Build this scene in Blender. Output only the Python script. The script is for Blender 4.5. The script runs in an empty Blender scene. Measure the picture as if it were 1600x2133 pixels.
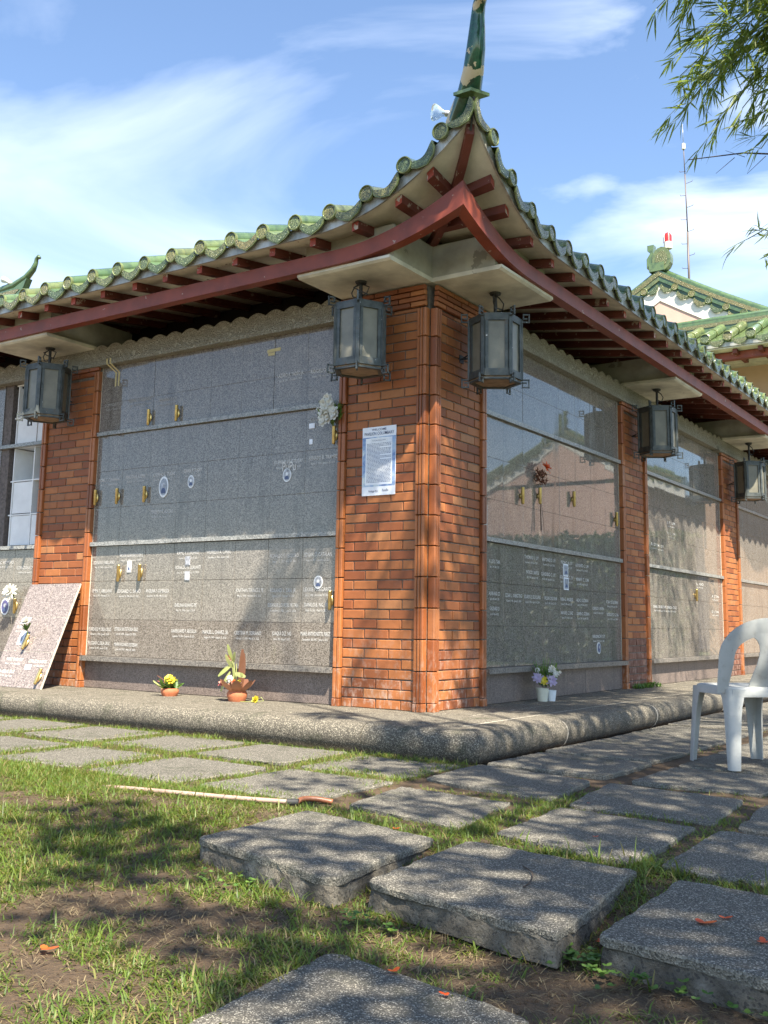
import bpy, bmesh, math, random
import numpy as np
from mathutils import Vector, Matrix, Euler
random.seed(7); rng = np.random.default_rng(11)
SC = bpy.context.scene
COL = SC.collection

# ------------------------------------------------------------------ camera
F_PX, CY_PX = 2106.2, 970.3
YAW, PITCH, ROLL = math.radians(-34.158), math.radians(8.865), math.radians(-0.958)
CAM = Vector((3.691, -6.0345, 0.6))
fwd = Vector((math.sin(YAW)*math.cos(PITCH), math.cos(YAW)*math.cos(PITCH), math.sin(PITCH)))
r_ = fwd.cross(Vector((0, 0, 1))).normalized(); d_ = fwd.cross(r_)
cR, sR = math.cos(ROLL), math.sin(ROLL)
right = cR*r_ + sR*d_; down = -sR*r_ + cR*d_
cam = bpy.data.cameras.new('camera'); cam_o = bpy.data.objects.new('camera', cam); COL.objects.link(cam_o)
cam.sensor_fit = 'HORIZONTAL'; cam.sensor_width = 36; cam.lens = 36*F_PX/1600
cam.shift_y = -(1066.5-CY_PX)/1600
cam.clip_start = 0.05; cam.clip_end = 3000
M = Matrix((right, -down, -fwd)).transposed().to_4x4(); M.translation = CAM
cam_o.matrix_world = M
SC.camera = cam_o

# ------------------------------------------------------------------ sky, sun, exposure
SUN = Vector((1.4, -1.0, 2.5)).normalized()
W = bpy.data.worlds.new('World'); SC.world = W; W.use_nodes = True
wt = W.node_tree; wn = wt.nodes; wl = wt.links; wn.clear()
def wnode(t, **k):
    n = wn.new(t)
    for a, b in k.items(): setattr(n, a, b)
    return n
wout = wnode('ShaderNodeOutputWorld'); wbg = wnode('ShaderNodeBackground')
sky = wnode('ShaderNodeTexSky', sky_type='NISHITA', sun_disc=False)
sky.sun_elevation = math.asin(SUN.z); sky.sun_rotation = math.atan2(SUN.x, SUN.y)
sky.altitude = 0; sky.air_density = 1.0; sky.dust_density = 0.35; sky.ozone_density = 2.6
geo = wnode('ShaderNodeTexCoord')
mp = wnode('ShaderNodeMapping'); mp.inputs['Scale'].default_value = (1.0, 1.0, 2.6); mp.inputs['Rotation'].default_value = (0.25, 0.1, 0.5); mp.inputs['Location'].default_value = (12.33, 5.49, 20.7)
n1 = wnode('ShaderNodeTexNoise'); n1.inputs['Scale'].default_value = 2.3; n1.inputs['Detail'].default_value = 7; n1.inputs['Roughness'].default_value = 0.52; n1.inputs['Distortion'].default_value = 0.7
n2 = wnode('ShaderNodeTexNoise'); n2.inputs['Scale'].default_value = 1.1; n2.inputs['Detail'].default_value = 2
rp = wnode('ShaderNodeValToRGB'); rp.color_ramp.elements[0].position = 0.48; rp.color_ramp.elements[1].position = 0.80
rp2 = wnode('ShaderNodeValToRGB'); rp2.color_ramp.elements[0].position = 0.40; rp2.color_ramp.elements[1].position = 0.62
mul = wnode('ShaderNodeMath', operation='MULTIPLY')
mix = wnode('ShaderNodeMix', data_type='RGBA'); mix.inputs[7].default_value = (8.6, 8.9, 9.3, 1)
wl.new(geo.outputs['Generated'], mp.inputs['Vector'])
wl.new(mp.outputs[0], n1.inputs['Vector']); wl.new(geo.outputs['Generated'], n2.inputs['Vector'])
wl.new(n1.outputs['Fac'], rp.inputs['Fac']); wl.new(n2.outputs['Fac'], rp2.inputs['Fac'])
wl.new(rp.outputs['Color'], mul.inputs[0]); wl.new(rp2.outputs['Color'], mul.inputs[1])
wl.new(mul.outputs[0], mix.inputs[0]); wl.new(sky.outputs['Color'], mix.inputs[6]); wl.new(mix.outputs[2], wbg.inputs['Color'])
wbg.inputs['Strength'].default_value = 0.088
wl.new(wbg.outputs[0], wout.inputs['Surface'])

sl = bpy.data.lights.new('sun', 'SUN'); sl.energy = 5.0; sl.angle = math.radians(0.53); sl.color = (1.0, 0.91, 0.76)
so = bpy.data.objects.new('sun', sl); COL.objects.link(so); so.rotation_euler = SUN.to_track_quat('Z', 'Y').to_euler()
SC.view_settings.view_transform = 'Standard'; SC.view_settings.look = 'None'; SC.view_settings.gamma = 1.0
SC.view_settings.exposure = 1.72

# ------------------------------------------------------------------ materials
MATS = {}
class NT:
    def __init__(s, name):
        s.m = bpy.data.materials.new(name); s.m.use_nodes = True; s.t = s.m.node_tree; s.t.nodes.clear()
        s.out = s.n('ShaderNodeOutputMaterial'); s.bs = s.n('ShaderNodeBsdfPrincipled')
        s.t.links.new(s.bs.outputs[0], s.out.inputs[0]); MATS[name] = s.m
        s._co = None
    def n(s, typ, **k):
        x = s.t.nodes.new(typ)
        for a, b in k.items(): setattr(x, a, b)
        return x
    def l(s, a, b): s.t.links.new(a, b)
    def co(s, which='Object'):
        if s._co is None: s._co = s.n('ShaderNodeTexCoord')
        return s._co.outputs[which]
    def pos(s):
        return s.n('ShaderNodeNewGeometry').outputs['Position']
    def scaled(s, vec, sc):
        m = s.n('ShaderNodeMapping'); m.inputs['Scale'].default_value = sc; s.l(vec, m.inputs[0]); return m.outputs[0]
    def noise(s, vec, scale, detail=4, rough=0.55, dist=0.0):
        x = s.n('ShaderNodeTexNoise'); x.inputs['Scale'].default_value = scale; x.inputs['Detail'].default_value = detail
        x.inputs['Roughness'].default_value = rough; x.inputs['Distortion'].default_value = dist; s.l(vec, x.inputs['Vector']); return x.outputs['Fac']
    def voro(s, vec, scale, feature='F1', out='Distance'):
        x = s.n('ShaderNodeTexVoronoi', feature=feature); x.inputs['Scale'].default_value = scale; s.l(vec, x.inputs['Vector']); return x.outputs[out]
    def ramp(s, fac, stops, interp='LINEAR'):
        x = s.n('ShaderNodeValToRGB'); r = x.color_ramp; r.interpolation = interp
        while len(r.elements) < len(stops): r.elements.new(0.5)
        for e, (p, c) in zip(r.elements, stops):
            e.position = p; e.color = (c, c, c, 1) if not hasattr(c, '__len__') else (*c, 1)
        s.l(fac, x.inputs['Fac']); return x.outputs['Color']
    def mix(s, fac, a, b, blend='MIX'):
        x = s.n('ShaderNodeMix', data_type='RGBA', blend_type=blend)
        for v, i in ((fac, 0), (a, 6), (b, 7)):
            if hasattr(v, 'links'): s.l(v, x.inputs[i])
            else: x.inputs[i].default_value = v if i == 0 else (*v, 1)
        return x.outputs[2]
    def math(s, op, a, b=0.0):
        x = s.n('ShaderNodeMath', operation=op)
        for v, i in ((a, 0), (b, 1)):
            if hasattr(v, 'links'): s.l(v, x.inputs[i])
            else: x.inputs[i].default_value = v
        return x.outputs[0]
    def color(s, c): 
        if hasattr(c, 'links'): s.l(c, s.bs.inputs['Base Color'])
        else: s.bs.inputs['Base Color'].default_value = (*c, 1)
        return s
    def rough(s, r):
        if hasattr(r, 'links'): s.l(r, s.bs.inputs['Roughness'])
        else: s.bs.inputs['Roughness'].default_value = r
        return s
    def bump(s, h, strength=0.3, dist=0.01):
        b = s.n('ShaderNodeBump'); b.inputs['Strength'].default_value = strength; b.inputs['Distance'].default_value = dist
        s.l(h, b.inputs['Height']); s.l(b.outputs[0], s.bs.inputs['Normal']); return s
    def rnd(s):
        a = s.n('ShaderNodeObjectInfo').outputs['Random']; b = s.n('ShaderNodeNewGeometry').outputs['Random Per Island']
        return s.math('FRACT', s.math('ADD', a, b))

def simple(name, col, rough=0.6, var=0.25, scale=20, metallic=0.0, bump=0.0, bscale=60):
    k = NT(name); p = k.pos()
    f = k.noise(p, scale, 5, 0.6)
    lo = tuple(c*(1-var) for c in col); hi = tuple(min(1, c*(1+var)) for c in col)
    k.color(k.ramp(f, [(0.3, lo), (0.7, hi)])).rough(rough); k.bs.inputs['Metallic'].default_value = metallic
    if bump: k.bump(k.noise(p, bscale, 5, 0.6), bump, 0.01)
    return k

# terracotta brick and glazed trim
def terracotta(name, dark, mid, light, rough, dirt=1.0):
    k = NT(name); p = k.pos(); r = k.rnd()
    c = k.ramp(r, [(0.0, tuple(x*0.72 for x in dark)), (0.18, dark), (0.45, mid), (0.75, light), (0.9, tuple(x*0.85 for x in mid)), (1.0, (light[0]*0.95, light[1]*1.15, light[2]*1.5))])
    n = k.noise(p, 14, 6, 0.65); c = k.mix(k.math('MULTIPLY', k.ramp(n, [(0.35, 0.0), (0.75, 1.0)]), 0.45), c, tuple(x*0.62 for x in mid))
    sp = k.noise(p, 160, 3, 0.7); c = k.mix(k.ramp(sp, [(0.60, 0.0), (0.72, 0.35)]), c, tuple(x*0.45 for x in dark))
    # pale lime runs and soot near the foot of the pillar, where rain splashes
    z = k.n('ShaderNodeSeparateXYZ'); k.l(p, z.inputs[0])
    low = k.ramp(z.outputs[2], [(0.0, 1.0), (0.6, 0.0)])
    lime = k.ramp(k.noise(k.scaled(p, (1, 1, 0.6)), 22, 5, 0.7), [(0.5, 0.0), (0.66, 1.0)])
    c = k.mix(k.math('MULTIPLY', k.math('MULTIPLY', low, lime), 0.8*dirt), c, (0.42, 0.31, 0.25))
    salt = k.ramp(k.noise(p, 2.4, 6, 0.72), [(0.60, 0.0), (0.74, 0.5)]); c = k.mix(k.math('MULTIPLY', salt, dirt), c, tuple(min(1, x*0.8+0.06) for x in mid))
    run = k.ramp(k.noise(k.scaled(p, (24, 24, 1.1)), 1.0, 4, 0.6), [(0.62, 0.0), (0.74, 1.0)])
    c = k.mix(k.math('MULTIPLY', run, 0.45*dirt), c, (0.09, 0.05, 0.035))
    k.color(c).rough(rough)
    k.bump(k.math('ADD', k.noise(p, 120, 4, 0.7), k.math('MULTIPLY', k.noise(p, 25, 3), 1.5)), 0.25, 0.004)
    return k
terracotta('brick', (0.25, 0.072, 0.022), (0.33, 0.108, 0.032), (0.41, 0.150, 0.045), 0.62)
terracotta('trim', (0.26, 0.076, 0.023), (0.33, 0.108, 0.033), (0.40, 0.142, 0.045), 0.42)
terracotta('dark_brick', (0.12, 0.045, 0.028), (0.16, 0.06, 0.035), (0.19, 0.075, 0.045), 0.7)
simple('mortar', (0.165, 0.14, 0.115), 0.9, 0.4, 30, bump=0.4, bscale=200)
simple('light_mortar', (0.50, 0.46, 0.38), 0.9, 0.3, 40)
simple('grout', (0.13, 0.11, 0.10), 0.9, 0.4, 40)

def granite(name, tones, rough, stain=0.0, scale=135):
    k = NT(name); p = k.pos()
    v = k.voro(p, scale, 'F1', 'Color'); sx = k.n('ShaderNodeSeparateColor'); k.l(v, sx.inputs[0])
    n = k.noise(p, scale*0.55, 3, 0.7)
    f = k.math('ADD', k.math('MULTIPLY', sx.outputs[0], 0.62), k.math('MULTIPLY', n, 0.38))
    c = k.ramp(f, [(0.10, tones[0]), (0.34, tones[1]), (0.55, tones[2]), (0.82, tones[3])])
    blot = k.noise(p, 3.0, 4, 0.6); c = k.mix(k.math('MULTIPLY', k.ramp(blot, [(0.35, 0.0), (0.7, 1.0)]), 0.22), c, tones[1])
    if stain:
        run = k.ramp(k.noise(k.scaled(p, (9, 9, 0.75)), 1.0, 6, 0.65), [(0.55, 0.0), (0.72, 1.0)])
        z = k.n('ShaderNodeSeparateXYZ'); k.l(p, z.inputs[0])
        m = k.ramp(z.outputs[2], [(0.25, 1.0), (0.75, 0.35), (1.0, 0.8)])
        c = k.mix(k.math('MULTIPLY', k.math('MULTIPLY', run, m), stain), c, (0.045, 0.038, 0.034))
        k.rough(k.math('ADD', k.math('MULTIPLY', run, 0.12), rough))
    else: k.rough(rough)
    k.color(c); k.bs.inputs['Specular IOR Level'].default_value = 0.7 if rough < .1 else 0.5; return k
granite('granite', [(0.045, 0.041, 0.035), (0.130, 0.115, 0.099), (0.212, 0.190, 0.164), (0.325, 0.295, 0.256)], 0.02, 0.6, 170)
granite('granite_pink', [(0.06, 0.053, 0.05), (0.165, 0.137, 0.125), (0.25, 0.21, 0.193), (0.37, 0.32, 0.295)], 0.25)
granite('ledge_stone', [(0.05, 0.055, 0.055), (0.16, 0.165, 0.16), (0.28, 0.285, 0.27), (0.42, 0.42, 0.40)], 0.3, 0.35)
granite('sill_stone', [(0.045, 0.045, 0.043), (0.11, 0.10, 0.09), (0.18, 0.165, 0.145), (0.28, 0.255, 0.225)], 0.45, 0.5)
granite('base_stone', [(0.05, 0.04, 0.036), (0.12, 0.095, 0.082), (0.19, 0.15, 0.13), (0.26, 0.21, 0.185)], 0.5, 0.4, 180)

k = NT('cornice'); p = k.pos()   # washed-out terrazzo with carved scrollwork
w = k.ramp(k.math('FRACT', k.math('MULTIPLY', k.noise(p, 17, 2, 0.5, 1.0), 7.0)), [(0.2, 0.0), (0.45, 1.0), (0.8, 1.0), (0.98, 0.0)]); sw = k.math('SUBTRACT', 1.0, w)
sp = k.noise(p, 190, 3, 0.7)
c = k.ramp(sp, [(0.35, (0.15, 0.14, 0.11)), (0.5, (0.38, 0.36, 0.29)), (0.68, (0.58, 0.55, 0.46))])
c = k.mix(k.math('MULTIPLY', sw, 0.35), c, (0.12, 0.11, 0.08))
k.color(c).rough(0.85); k.bump(k.math('ADD', w, k.math('MULTIPLY', sp, 0.3)), 0.9, 0.02)

def pebble(name, base, fleck, amount, scale, moss=0.0):
    k = NT(name); p = k.pos()
    v = k.voro(p, scale, 'F1', 'Color'); sx = k.n('ShaderNodeSeparateColor'); k.l(v, sx.inputs[0])
    d = k.voro(p, scale, 'F1', 'Distance')
    c = k.ramp(k.noise(p, 5, 5, 0.65), [(0.3, tuple(x*0.7 for x in base)), (0.7, tuple(x*1.35 for x in base))])
    st = k.ramp(sx.outputs[0], [(0.0, tuple(x*0.35 for x in base)), (0.5, tuple(x*0.9 for x in base)), (amount, tuple(x*1.5 for x in base)), (min(1, amount+0.12), fleck)])
    c = k.mix(0.78, c, st)
    if moss:
        f = k.ramp(k.noise(p, 3.2, 6, 0.7), [(0.56, 0.0), (0.70, 1.0)]); c = k.mix(k.math('MULTIPLY', f, moss), c, (0.045, 0.05, 0.03))
    k.color(c).rough(0.85); k.bump(d, 0.55, 0.006); k.bs.inputs['Specular IOR Level'].default_value = 0.3
pebble('pebble_wash', (0.105, 0.098, 0.083), (0.44, 0.41, 0.34), 0.82, 300, 0.7)
pebble('slab_rim', (0.20, 0.185, 0.15), (0.04, 0.036, 0.03), 0.78, 230, 0.25)
pebble('pebble_kerb', (0.118, 0.106, 0.085), (0.38, 0.345, 0.27), 0.80, 210, 0.75)
k = NT('slab_side'); p = k.pos()
n = k.noise(p, 9, 7, 0.7); c = k.ramp(n, [(0.3, (0.07, 0.06, 0.045)), (0.5, (0.15, 0.133, 0.105)), (0.66, (0.27, 0.25, 0.205))])
sp = k.voro(p, 160, 'F1', 'Color'); sx = k.n('ShaderNodeSeparateColor'); k.l(sp, sx.inputs[0])
c = k.mix(k.ramp(sx.outputs[0], [(0.82, 0.0), (0.9, 0.7)]), c, (0.05, 0.045, 0.04))
k.color(c).rough(0.95); k.bump(k.math('ADD', k.noise(p, 70, 6, 0.75), k.math('MULTIPLY', n, 2)), 0.8, 0.02)

k = NT('soil'); p = k.pos()
n = k.noise(p, 3.5, 7, 0.7); f = k.noise(p, 60, 5, 0.75)
c = k.mix(0.5, k.ramp(n, [(0.3, (0.045, 0.029, 0.016)), (0.55, (0.11, 0.070, 0.036)), (0.75, (0.20, 0.13, 0.07))]), k.ramp(f, [(0.3, (0.03, 0.019, 0.011)), (0.7, (0.19, 0.125, 0.07))]))
sxyz = k.n('ShaderNodeSeparateXYZ'); k.l(p, sxyz.inputs[0])   # the garden beyond the walk is lawn
lawn = k.math('MAXIMUM', k.ramp(k.math('DIVIDE', sxyz.outputs[0], 10.0), [(0.56, 0.0), (0.60, 1.0)]), k.ramp(k.math('DIVIDE', sxyz.outputs[1], 20.0), [(0.62, 0.0), (0.66, 1.0)]))
c = k.mix(lawn, c, k.ramp(k.noise(p, 6, 6, 0.7), [(0.3, (0.03, 0.05, 0.012)), (0.7, (0.075, 0.11, 0.028))]))
k.color(c).rough(0.95); k.bump(k.math('ADD', f, k.math('MULTIPLY', k.noise(p, 200, 3), 0.4)), 0.9, 0.03)

def glaze(name, relief):
    k = NT(name); p = k.pos(); r = k.rnd()
    g = k.ramp(r, [(0.0, (0.070, 0.125, 0.055)), (0.4, (0.105, 0.165, 0.070)), (0.75, (0.135, 0.185, 0.075)), (1.0, (0.15, 0.17, 0.065))])
    n = k.noise(p, 11, 5, 0.6); g = k.mix(k.ramp(n, [(0.45, 0.0), (0.7, 0.8)]), g, (0.035, 0.065, 0.04)); g = k.mix(k.ramp(k.noise(p, 45, 4, 0.7), [(0.55, 0.0), (0.7, 0.5)]), g, (0.06, 0.055, 0.04))
    if relief:
        o = k.co('Object'); nz = k.noise(o, 26, 2, 0.5, 1.2); ln = k.ramp(k.math('FRACT', k.math('MULTIPLY', nz, 9.0)), [(0.18, 0.0), (0.36, 1.0), (0.82, 1.0), (0.97, 0.0)])
        g2 = k.ramp(r, [(0.0, (0.25, 0.23, 0.09)), (0.35, (0.15, 0.19, 0.085)), (0.7, (0.11, 0.155, 0.075)), (1.0, (0.27, 0.225, 0.09))])
        g = k.mix(ln, (0.03, 0.055, 0.03), g2); k.bump(ln, 0.8, 0.006)
    k.color(g).rough(0.22); k.bs.inputs['Coat Weight'].default_value = 0.4; k.bs.inputs['Coat Roughness'].default_value = 0.12
glaze('glaze_green', False); glaze('glaze_relief', True)
simple('glaze_edge', (0.13, 0.16, 0.06), 0.3, 0.5, 22)
k = NT('horn_glaze'); p = k.pos()
n = k.noise(p, 5.0, 5, 0.6, 0.4); f = k.ramp(n, [(0.545, 0.0), (0.56, 1.0)], 'LINEAR')
gg = k.ramp(k.noise(p, 24, 4), [(0.35, (0.008, 0.045, 0.028)), (0.7, (0.02, 0.095, 0.05))])
k.color(k.mix(f, gg, (0.52, 0.44, 0.28))).rough(k.ramp(f, [(0.0, 0.12), (1.0, 0.8)])); k.bs.inputs['Coat Weight'].default_value = 0.3
def painted(name, col, chip, thr, scale=9, rough=0.45):
    k = NT(name); p = k.pos()
    n = k.noise(p, scale, 6, 0.62); f = k.ramp(n, [(thr, 0.0), (thr+0.015, 1.0)])
    c = k.ramp(k.noise(p, 5, 4), [(0.3, tuple(x*0.72 for x in col)), (0.7, tuple(x*1.2 for x in col))])
    k.color(k.mix(f, c, chip)).rough(rough); k.bump(f, 0.3, 0.002)
painted('red_paint', (0.215, 0.045, 0.022), (0.40, 0.30, 0.25), 0.675, 15)
painted('red_rafter', (0.13, 0.030, 0.018), (0.30, 0.22, 0.17), 0.62, 13, 0.6)
painted('red_end', (0.30, 0.055, 0.035), (0.42, 0.36, 0.31), 0.57, 16, 0.6)
painted('cream_soffit', (0.56, 0.53, 0.43), (0.20, 0.15, 0.10), 0.66, 5, 0.8)
painted('white_slab', (0.62, 0.60, 0.50), (0.34, 0.31, 0.25), 0.70, 7, 0.75)
painted('grey_render', (0.36, 0.35, 0.28), (0.22, 0.21, 0.165), 0.66, 4, 0.8)
k = NT('fascia_metal'); p = k.pos()
c = k.ramp(k.noise(k.scaled(p, (6, 6, 2)), 1.5, 5, 0.6), [(0.3, (0.20, 0.20, 0.17)), (0.6, (0.48, 0.48, 0.44))])
k.color(c).rough(0.4); k.bs.inputs['Metallic'].default_value = 0.35
simple('void_shade', (0.012, 0.009, 0.008), 0.95, 0.3, 8)  # near-black colour that holds the shade of deep openings
k = NT('lantern_metal'); p = k.pos()
c = k.ramp(k.noise(p, 12, 6, 0.65), [(0.35, (0.040, 0.047, 0.046)), (0.58, (0.085, 0.098, 0.097)), (0.70, (0.10, 0.075, 0.055))])
sp = k.ramp(k.noise(p, 34, 2, 0.5), [(0.74, 0.0), (0.76, 1.0)]); k.color(k.mix(sp, c, (0.6, 0.6, 0.58))).rough(0.5); k.bs.inputs['Metallic'].default_value = 0.25
k = NT('lantern_pane'); p = k.pos()
c = k.ramp(k.noise(p, 7, 5, 0.6), [(0.3, (0.135, 0.128, 0.098)), (0.7, (0.21, 0.20, 0.155))]); k.color(c).rough(0.35)
k.bs.inputs['Transmission Weight'].default_value = 0.0
ck = k.n('ShaderNodeTexChecker'); ck.inputs['Scale'].default_value = 160; k.l(p, ck.inputs[0]); k.bump(ck.outputs['Fac'], 0.15, 0.002)
simple('lantern_bottom', (0.24, 0.17, 0.11), 0.8, 0.4, 15)
simple('black_iron', (0.03, 0.03, 0.03), 0.6, 0.3, 30)
simple('brass', (0.60, 0.44, 0.17), 0.32, 0.25, 25, metallic=0.9)
simple('white_letter', (0.60, 0.59, 0.56), 0.7, 0.25, 60)
simple('faint_letter', (0.36, 0.35, 0.33), 0.7, 0.3, 60)
simple('niche_white', (0.74, 0.75, 0.74), 0.7, 0.08, 6)
simple('paper', (0.74, 0.77, 0.82), 0.5, 0.06, 10)
k = NT('poster_blue'); p = k.pos()
k.color(k.ramp(k.noise(p, 8, 4, 0.6, 1.0), [(0.35, (0.12, 0.20, 0.42)), (0.5, (0.30, 0.42, 0.60)), (0.62, (0.62, 0.68, 0.66))])).rough(0.5)
simple('ink', (0.07, 0.10, 0.19), 0.6, 0.2, 50)
k = NT('poster_panel'); p = k.pos()
k.color(k.ramp(k.noise(p, 5, 3), [(0.35, (0.52, 0.60, 0.74)), (0.6, (0.80, 0.82, 0.83))])).rough(0.5)
simple('masking_tape', (0.52, 0.44, 0.22), 0.7, 0.12, 20)
simple('photo_blue', (0.26, 0.29, 0.34), 0.3, 0.5, 45)
simple('photo_grey', (0.32, 0.33, 0.36), 0.3, 0.6, 60)
simple('porcelain', (0.70, 0.71, 0.71), 0.2, 0.08, 20)
simple('violet_plaque', (0.10, 0.09, 0.22), 0.3, 0.3, 30)
k = NT('chair_plastic'); p = k.pos()
n = k.noise(p, 5, 6, 0.65); c = k.ramp(n, [(0.3, (0.31, 0.32, 0.31)), (0.55, (0.38, 0.39, 0.375)), (0.75, (0.43, 0.44, 0.425))])
sm = k.ramp(k.noise(k.scaled(p, (1, 1, 0.35)), 34, 4, 0.7), [(0.66, 0.0), (0.76, 0.8)]); k.color(k.mix(sm, k.mix(k.ramp(k.noise(p, 16, 5, 0.7), [(0.56, 0.0), (0.75, 0.6)]), c, (0.20, 0.19, 0.165)), (0.10, 0.10, 0.095))).rough(0.45)
k.bump(k.noise(p, 90, 3), 0.08, 0.002)
simple('hose_pink', (0.34, 0.235, 0.19), 0.45, 0.2, 10)
simple('hose_orange', (0.26, 0.10, 0.05), 0.4, 0.2, 20)
simple('clay', (0.40, 0.13, 0.055), 0.75, 0.2, 30)
simple('cup_white', (0.70, 0.75, 0.78), 0.35, 0.08, 12)
simple('cup_cream', (0.62, 0.62, 0.50), 0.4, 0.12, 12)
def leafy(name, a, b, trans=0.35, rough=0.5, scale=3):
    k = NT(name); p = k.pos(); r = k.rnd()
    c = k.ramp(r, [(0.0, a), (1.0, b)]) if name != 'grass' else k.ramp(r, [(0.0, (0.045, 0.095, 0.010)), (0.45, (0.10, 0.175, 0.020)), (0.82, (0.17, 0.24, 0.035)), (0.88, (0.26, 0.23, 0.08)), (1.0, (0.27, 0.20, 0.09))])
    c = k.mix(k.math('MULTIPLY', k.noise(p, scale, 3), 0.35), c, tuple(x*0.5 for x in a))
    k.color(c).rough(rough)
    tr = k.n('ShaderNodeBsdfTranslucent'); k.l(k.mix(0.5, c, tuple(min(1, x*1.7) for x in b)), tr.inputs[0])
    mx = k.n('ShaderNodeMixShader'); mx.inputs[0].default_value = trans
    k.l(k.bs.outputs[0], mx.inputs[1]); k.l(tr.outputs[0], mx.inputs[2]); k.l(mx.outputs[0], k.out.inputs[0])
leafy('grass', (0.060, 0.105, 0.014), (0.25, 0.255, 0.048), 0.40)
leafy('dry_grass', (0.10, 0.072, 0.036), (0.30, 0.24, 0.13), 0.15, 0.8)
leafy('bamboo_leaf', (0.065, 0.13, 0.016), (0.24, 0.30, 0.045), 0.5)
leafy('tree_leaf', (0.03, 0.065, 0.012), (0.075, 0.12, 0.025), 0.35)
leafy('flower_leaf', (0.05, 0.13, 0.025), (0.16, 0.26, 0.05), 0.3)
leafy('lily_leaf', (0.36, 0.42, 0.12), (0.52, 0.54, 0.24), 0.3)
leafy('petal_white', (0.66, 0.65, 0.56), (0.78, 0.77, 0.70), 0.25)
leafy('petal_yellow', (0.68, 0.52, 0.03), (0.80, 0.68, 0.08), 0.25)
leafy('petal_lilac', (0.46, 0.38, 0.58), (0.60, 0.52, 0.70), 0.25)
leafy('petal_red', (0.62, 0.06, 0.015), (0.78, 0.16, 0.03), 0.3)
leafy('petal_pink', (0.50, 0.12, 0.12), (0.66, 0.30, 0.24), 0.3)
leafy('brown_spathe', (0.16, 0.06, 0.04), (0.28, 0.13, 0.07), 0.2)
simple('stem_green', (0.10, 0.17, 0.04), 0.6, 0.3, 30)
simple('bark', (0.16, 0.12, 0.085), 0.9, 0.35, 12, bump=0.6, bscale=40)
simple('culm', (0.20, 0.24, 0.07), 0.5, 0.25, 6)
simple('twig_brown', (0.05, 0.035, 0.025), 0.8, 0.3, 40)
simple('pink_wall', (0.56, 0.37, 0.30), 0.85, 0.08, 3)
simple('beige_wall', (0.46, 0.31, 0.21), 0.85, 0.12, 2)
simple('white_band', (0.66, 0.65, 0.60), 0.8, 0.08, 3)
simple('dark_green_band', (0.05, 0.10, 0.075), 0.5, 0.2, 6)
simple('beacon_red', (0.45, 0.03, 0.03), 0.3, 0.2, 20)
simple('grey_metal', (0.36, 0.36, 0.36), 0.4, 0.2, 20, metallic=0.6)
simple('mast_metal', (0.10, 0.08, 0.07), 0.5, 0.2, 4)
k = NT('bulb_glass'); k.color((0.75, 0.82, 0.85)).rough(0.03); k.bs.inputs['Transmission Weight'].default_value = 0.85; k.bs.inputs['IOR'].default_value = 1.15

# ------------------------------------------------------------------ lettering cut in the granite
_TXT = {}
def raw_text(s):
    c = bpy.data.curves.new('txt', 'FONT'); c.body = s; c.size = 1.0; c.align_x = 'CENTER'; c.align_y = 'CENTER'; c.extrude = 0.0; c.resolution_u = 2; c.offset = 0.005
    o = bpy.data.objects.new('txt', c); COL.objects.link(o)
    me = bpy.data.meshes.new_from_object(o.evaluated_get(bpy.context.evaluated_depsgraph_get()))
    bpy.data.objects.remove(o); bpy.data.curves.remove(c)
    _TXT[s] = me
def text_mesh(s, width=None, height=0.03, mat='white_letter'):
    me = _TXT[s].copy()
    xs = [v.co.x for v in me.vertices]; w = max(xs)-min(xs)
    sy = height/0.72; sx = width/w if width else sy
    me.transform(Matrix.Diagonal((sx, sy, 1, 1))); me.materials.clear(); me.materials.append(MATS[mat]); me.name = 'inscription'
    return me
def join_meshes(name, parts, mat):
    v = []; f = []
    for me, off in parts:
        b = len(v); v += [(q.co.x+off[0], q.co.y+off[1], q.co.z) for q in me.vertices]; f += [tuple(b+i for i in p.vertices) for p in me.polygons]
        bpy.data.meshes.remove(me)
    m = bpy.data.meshes.new(name); m.from_pydata(v, [], f)
    m.materials.append(MATS[mat]); m.update(); return m
TXROT = {'L': (math.pi/2, 0, 0), 'R': (math.pi/2, 0, math.pi/2)}
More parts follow.
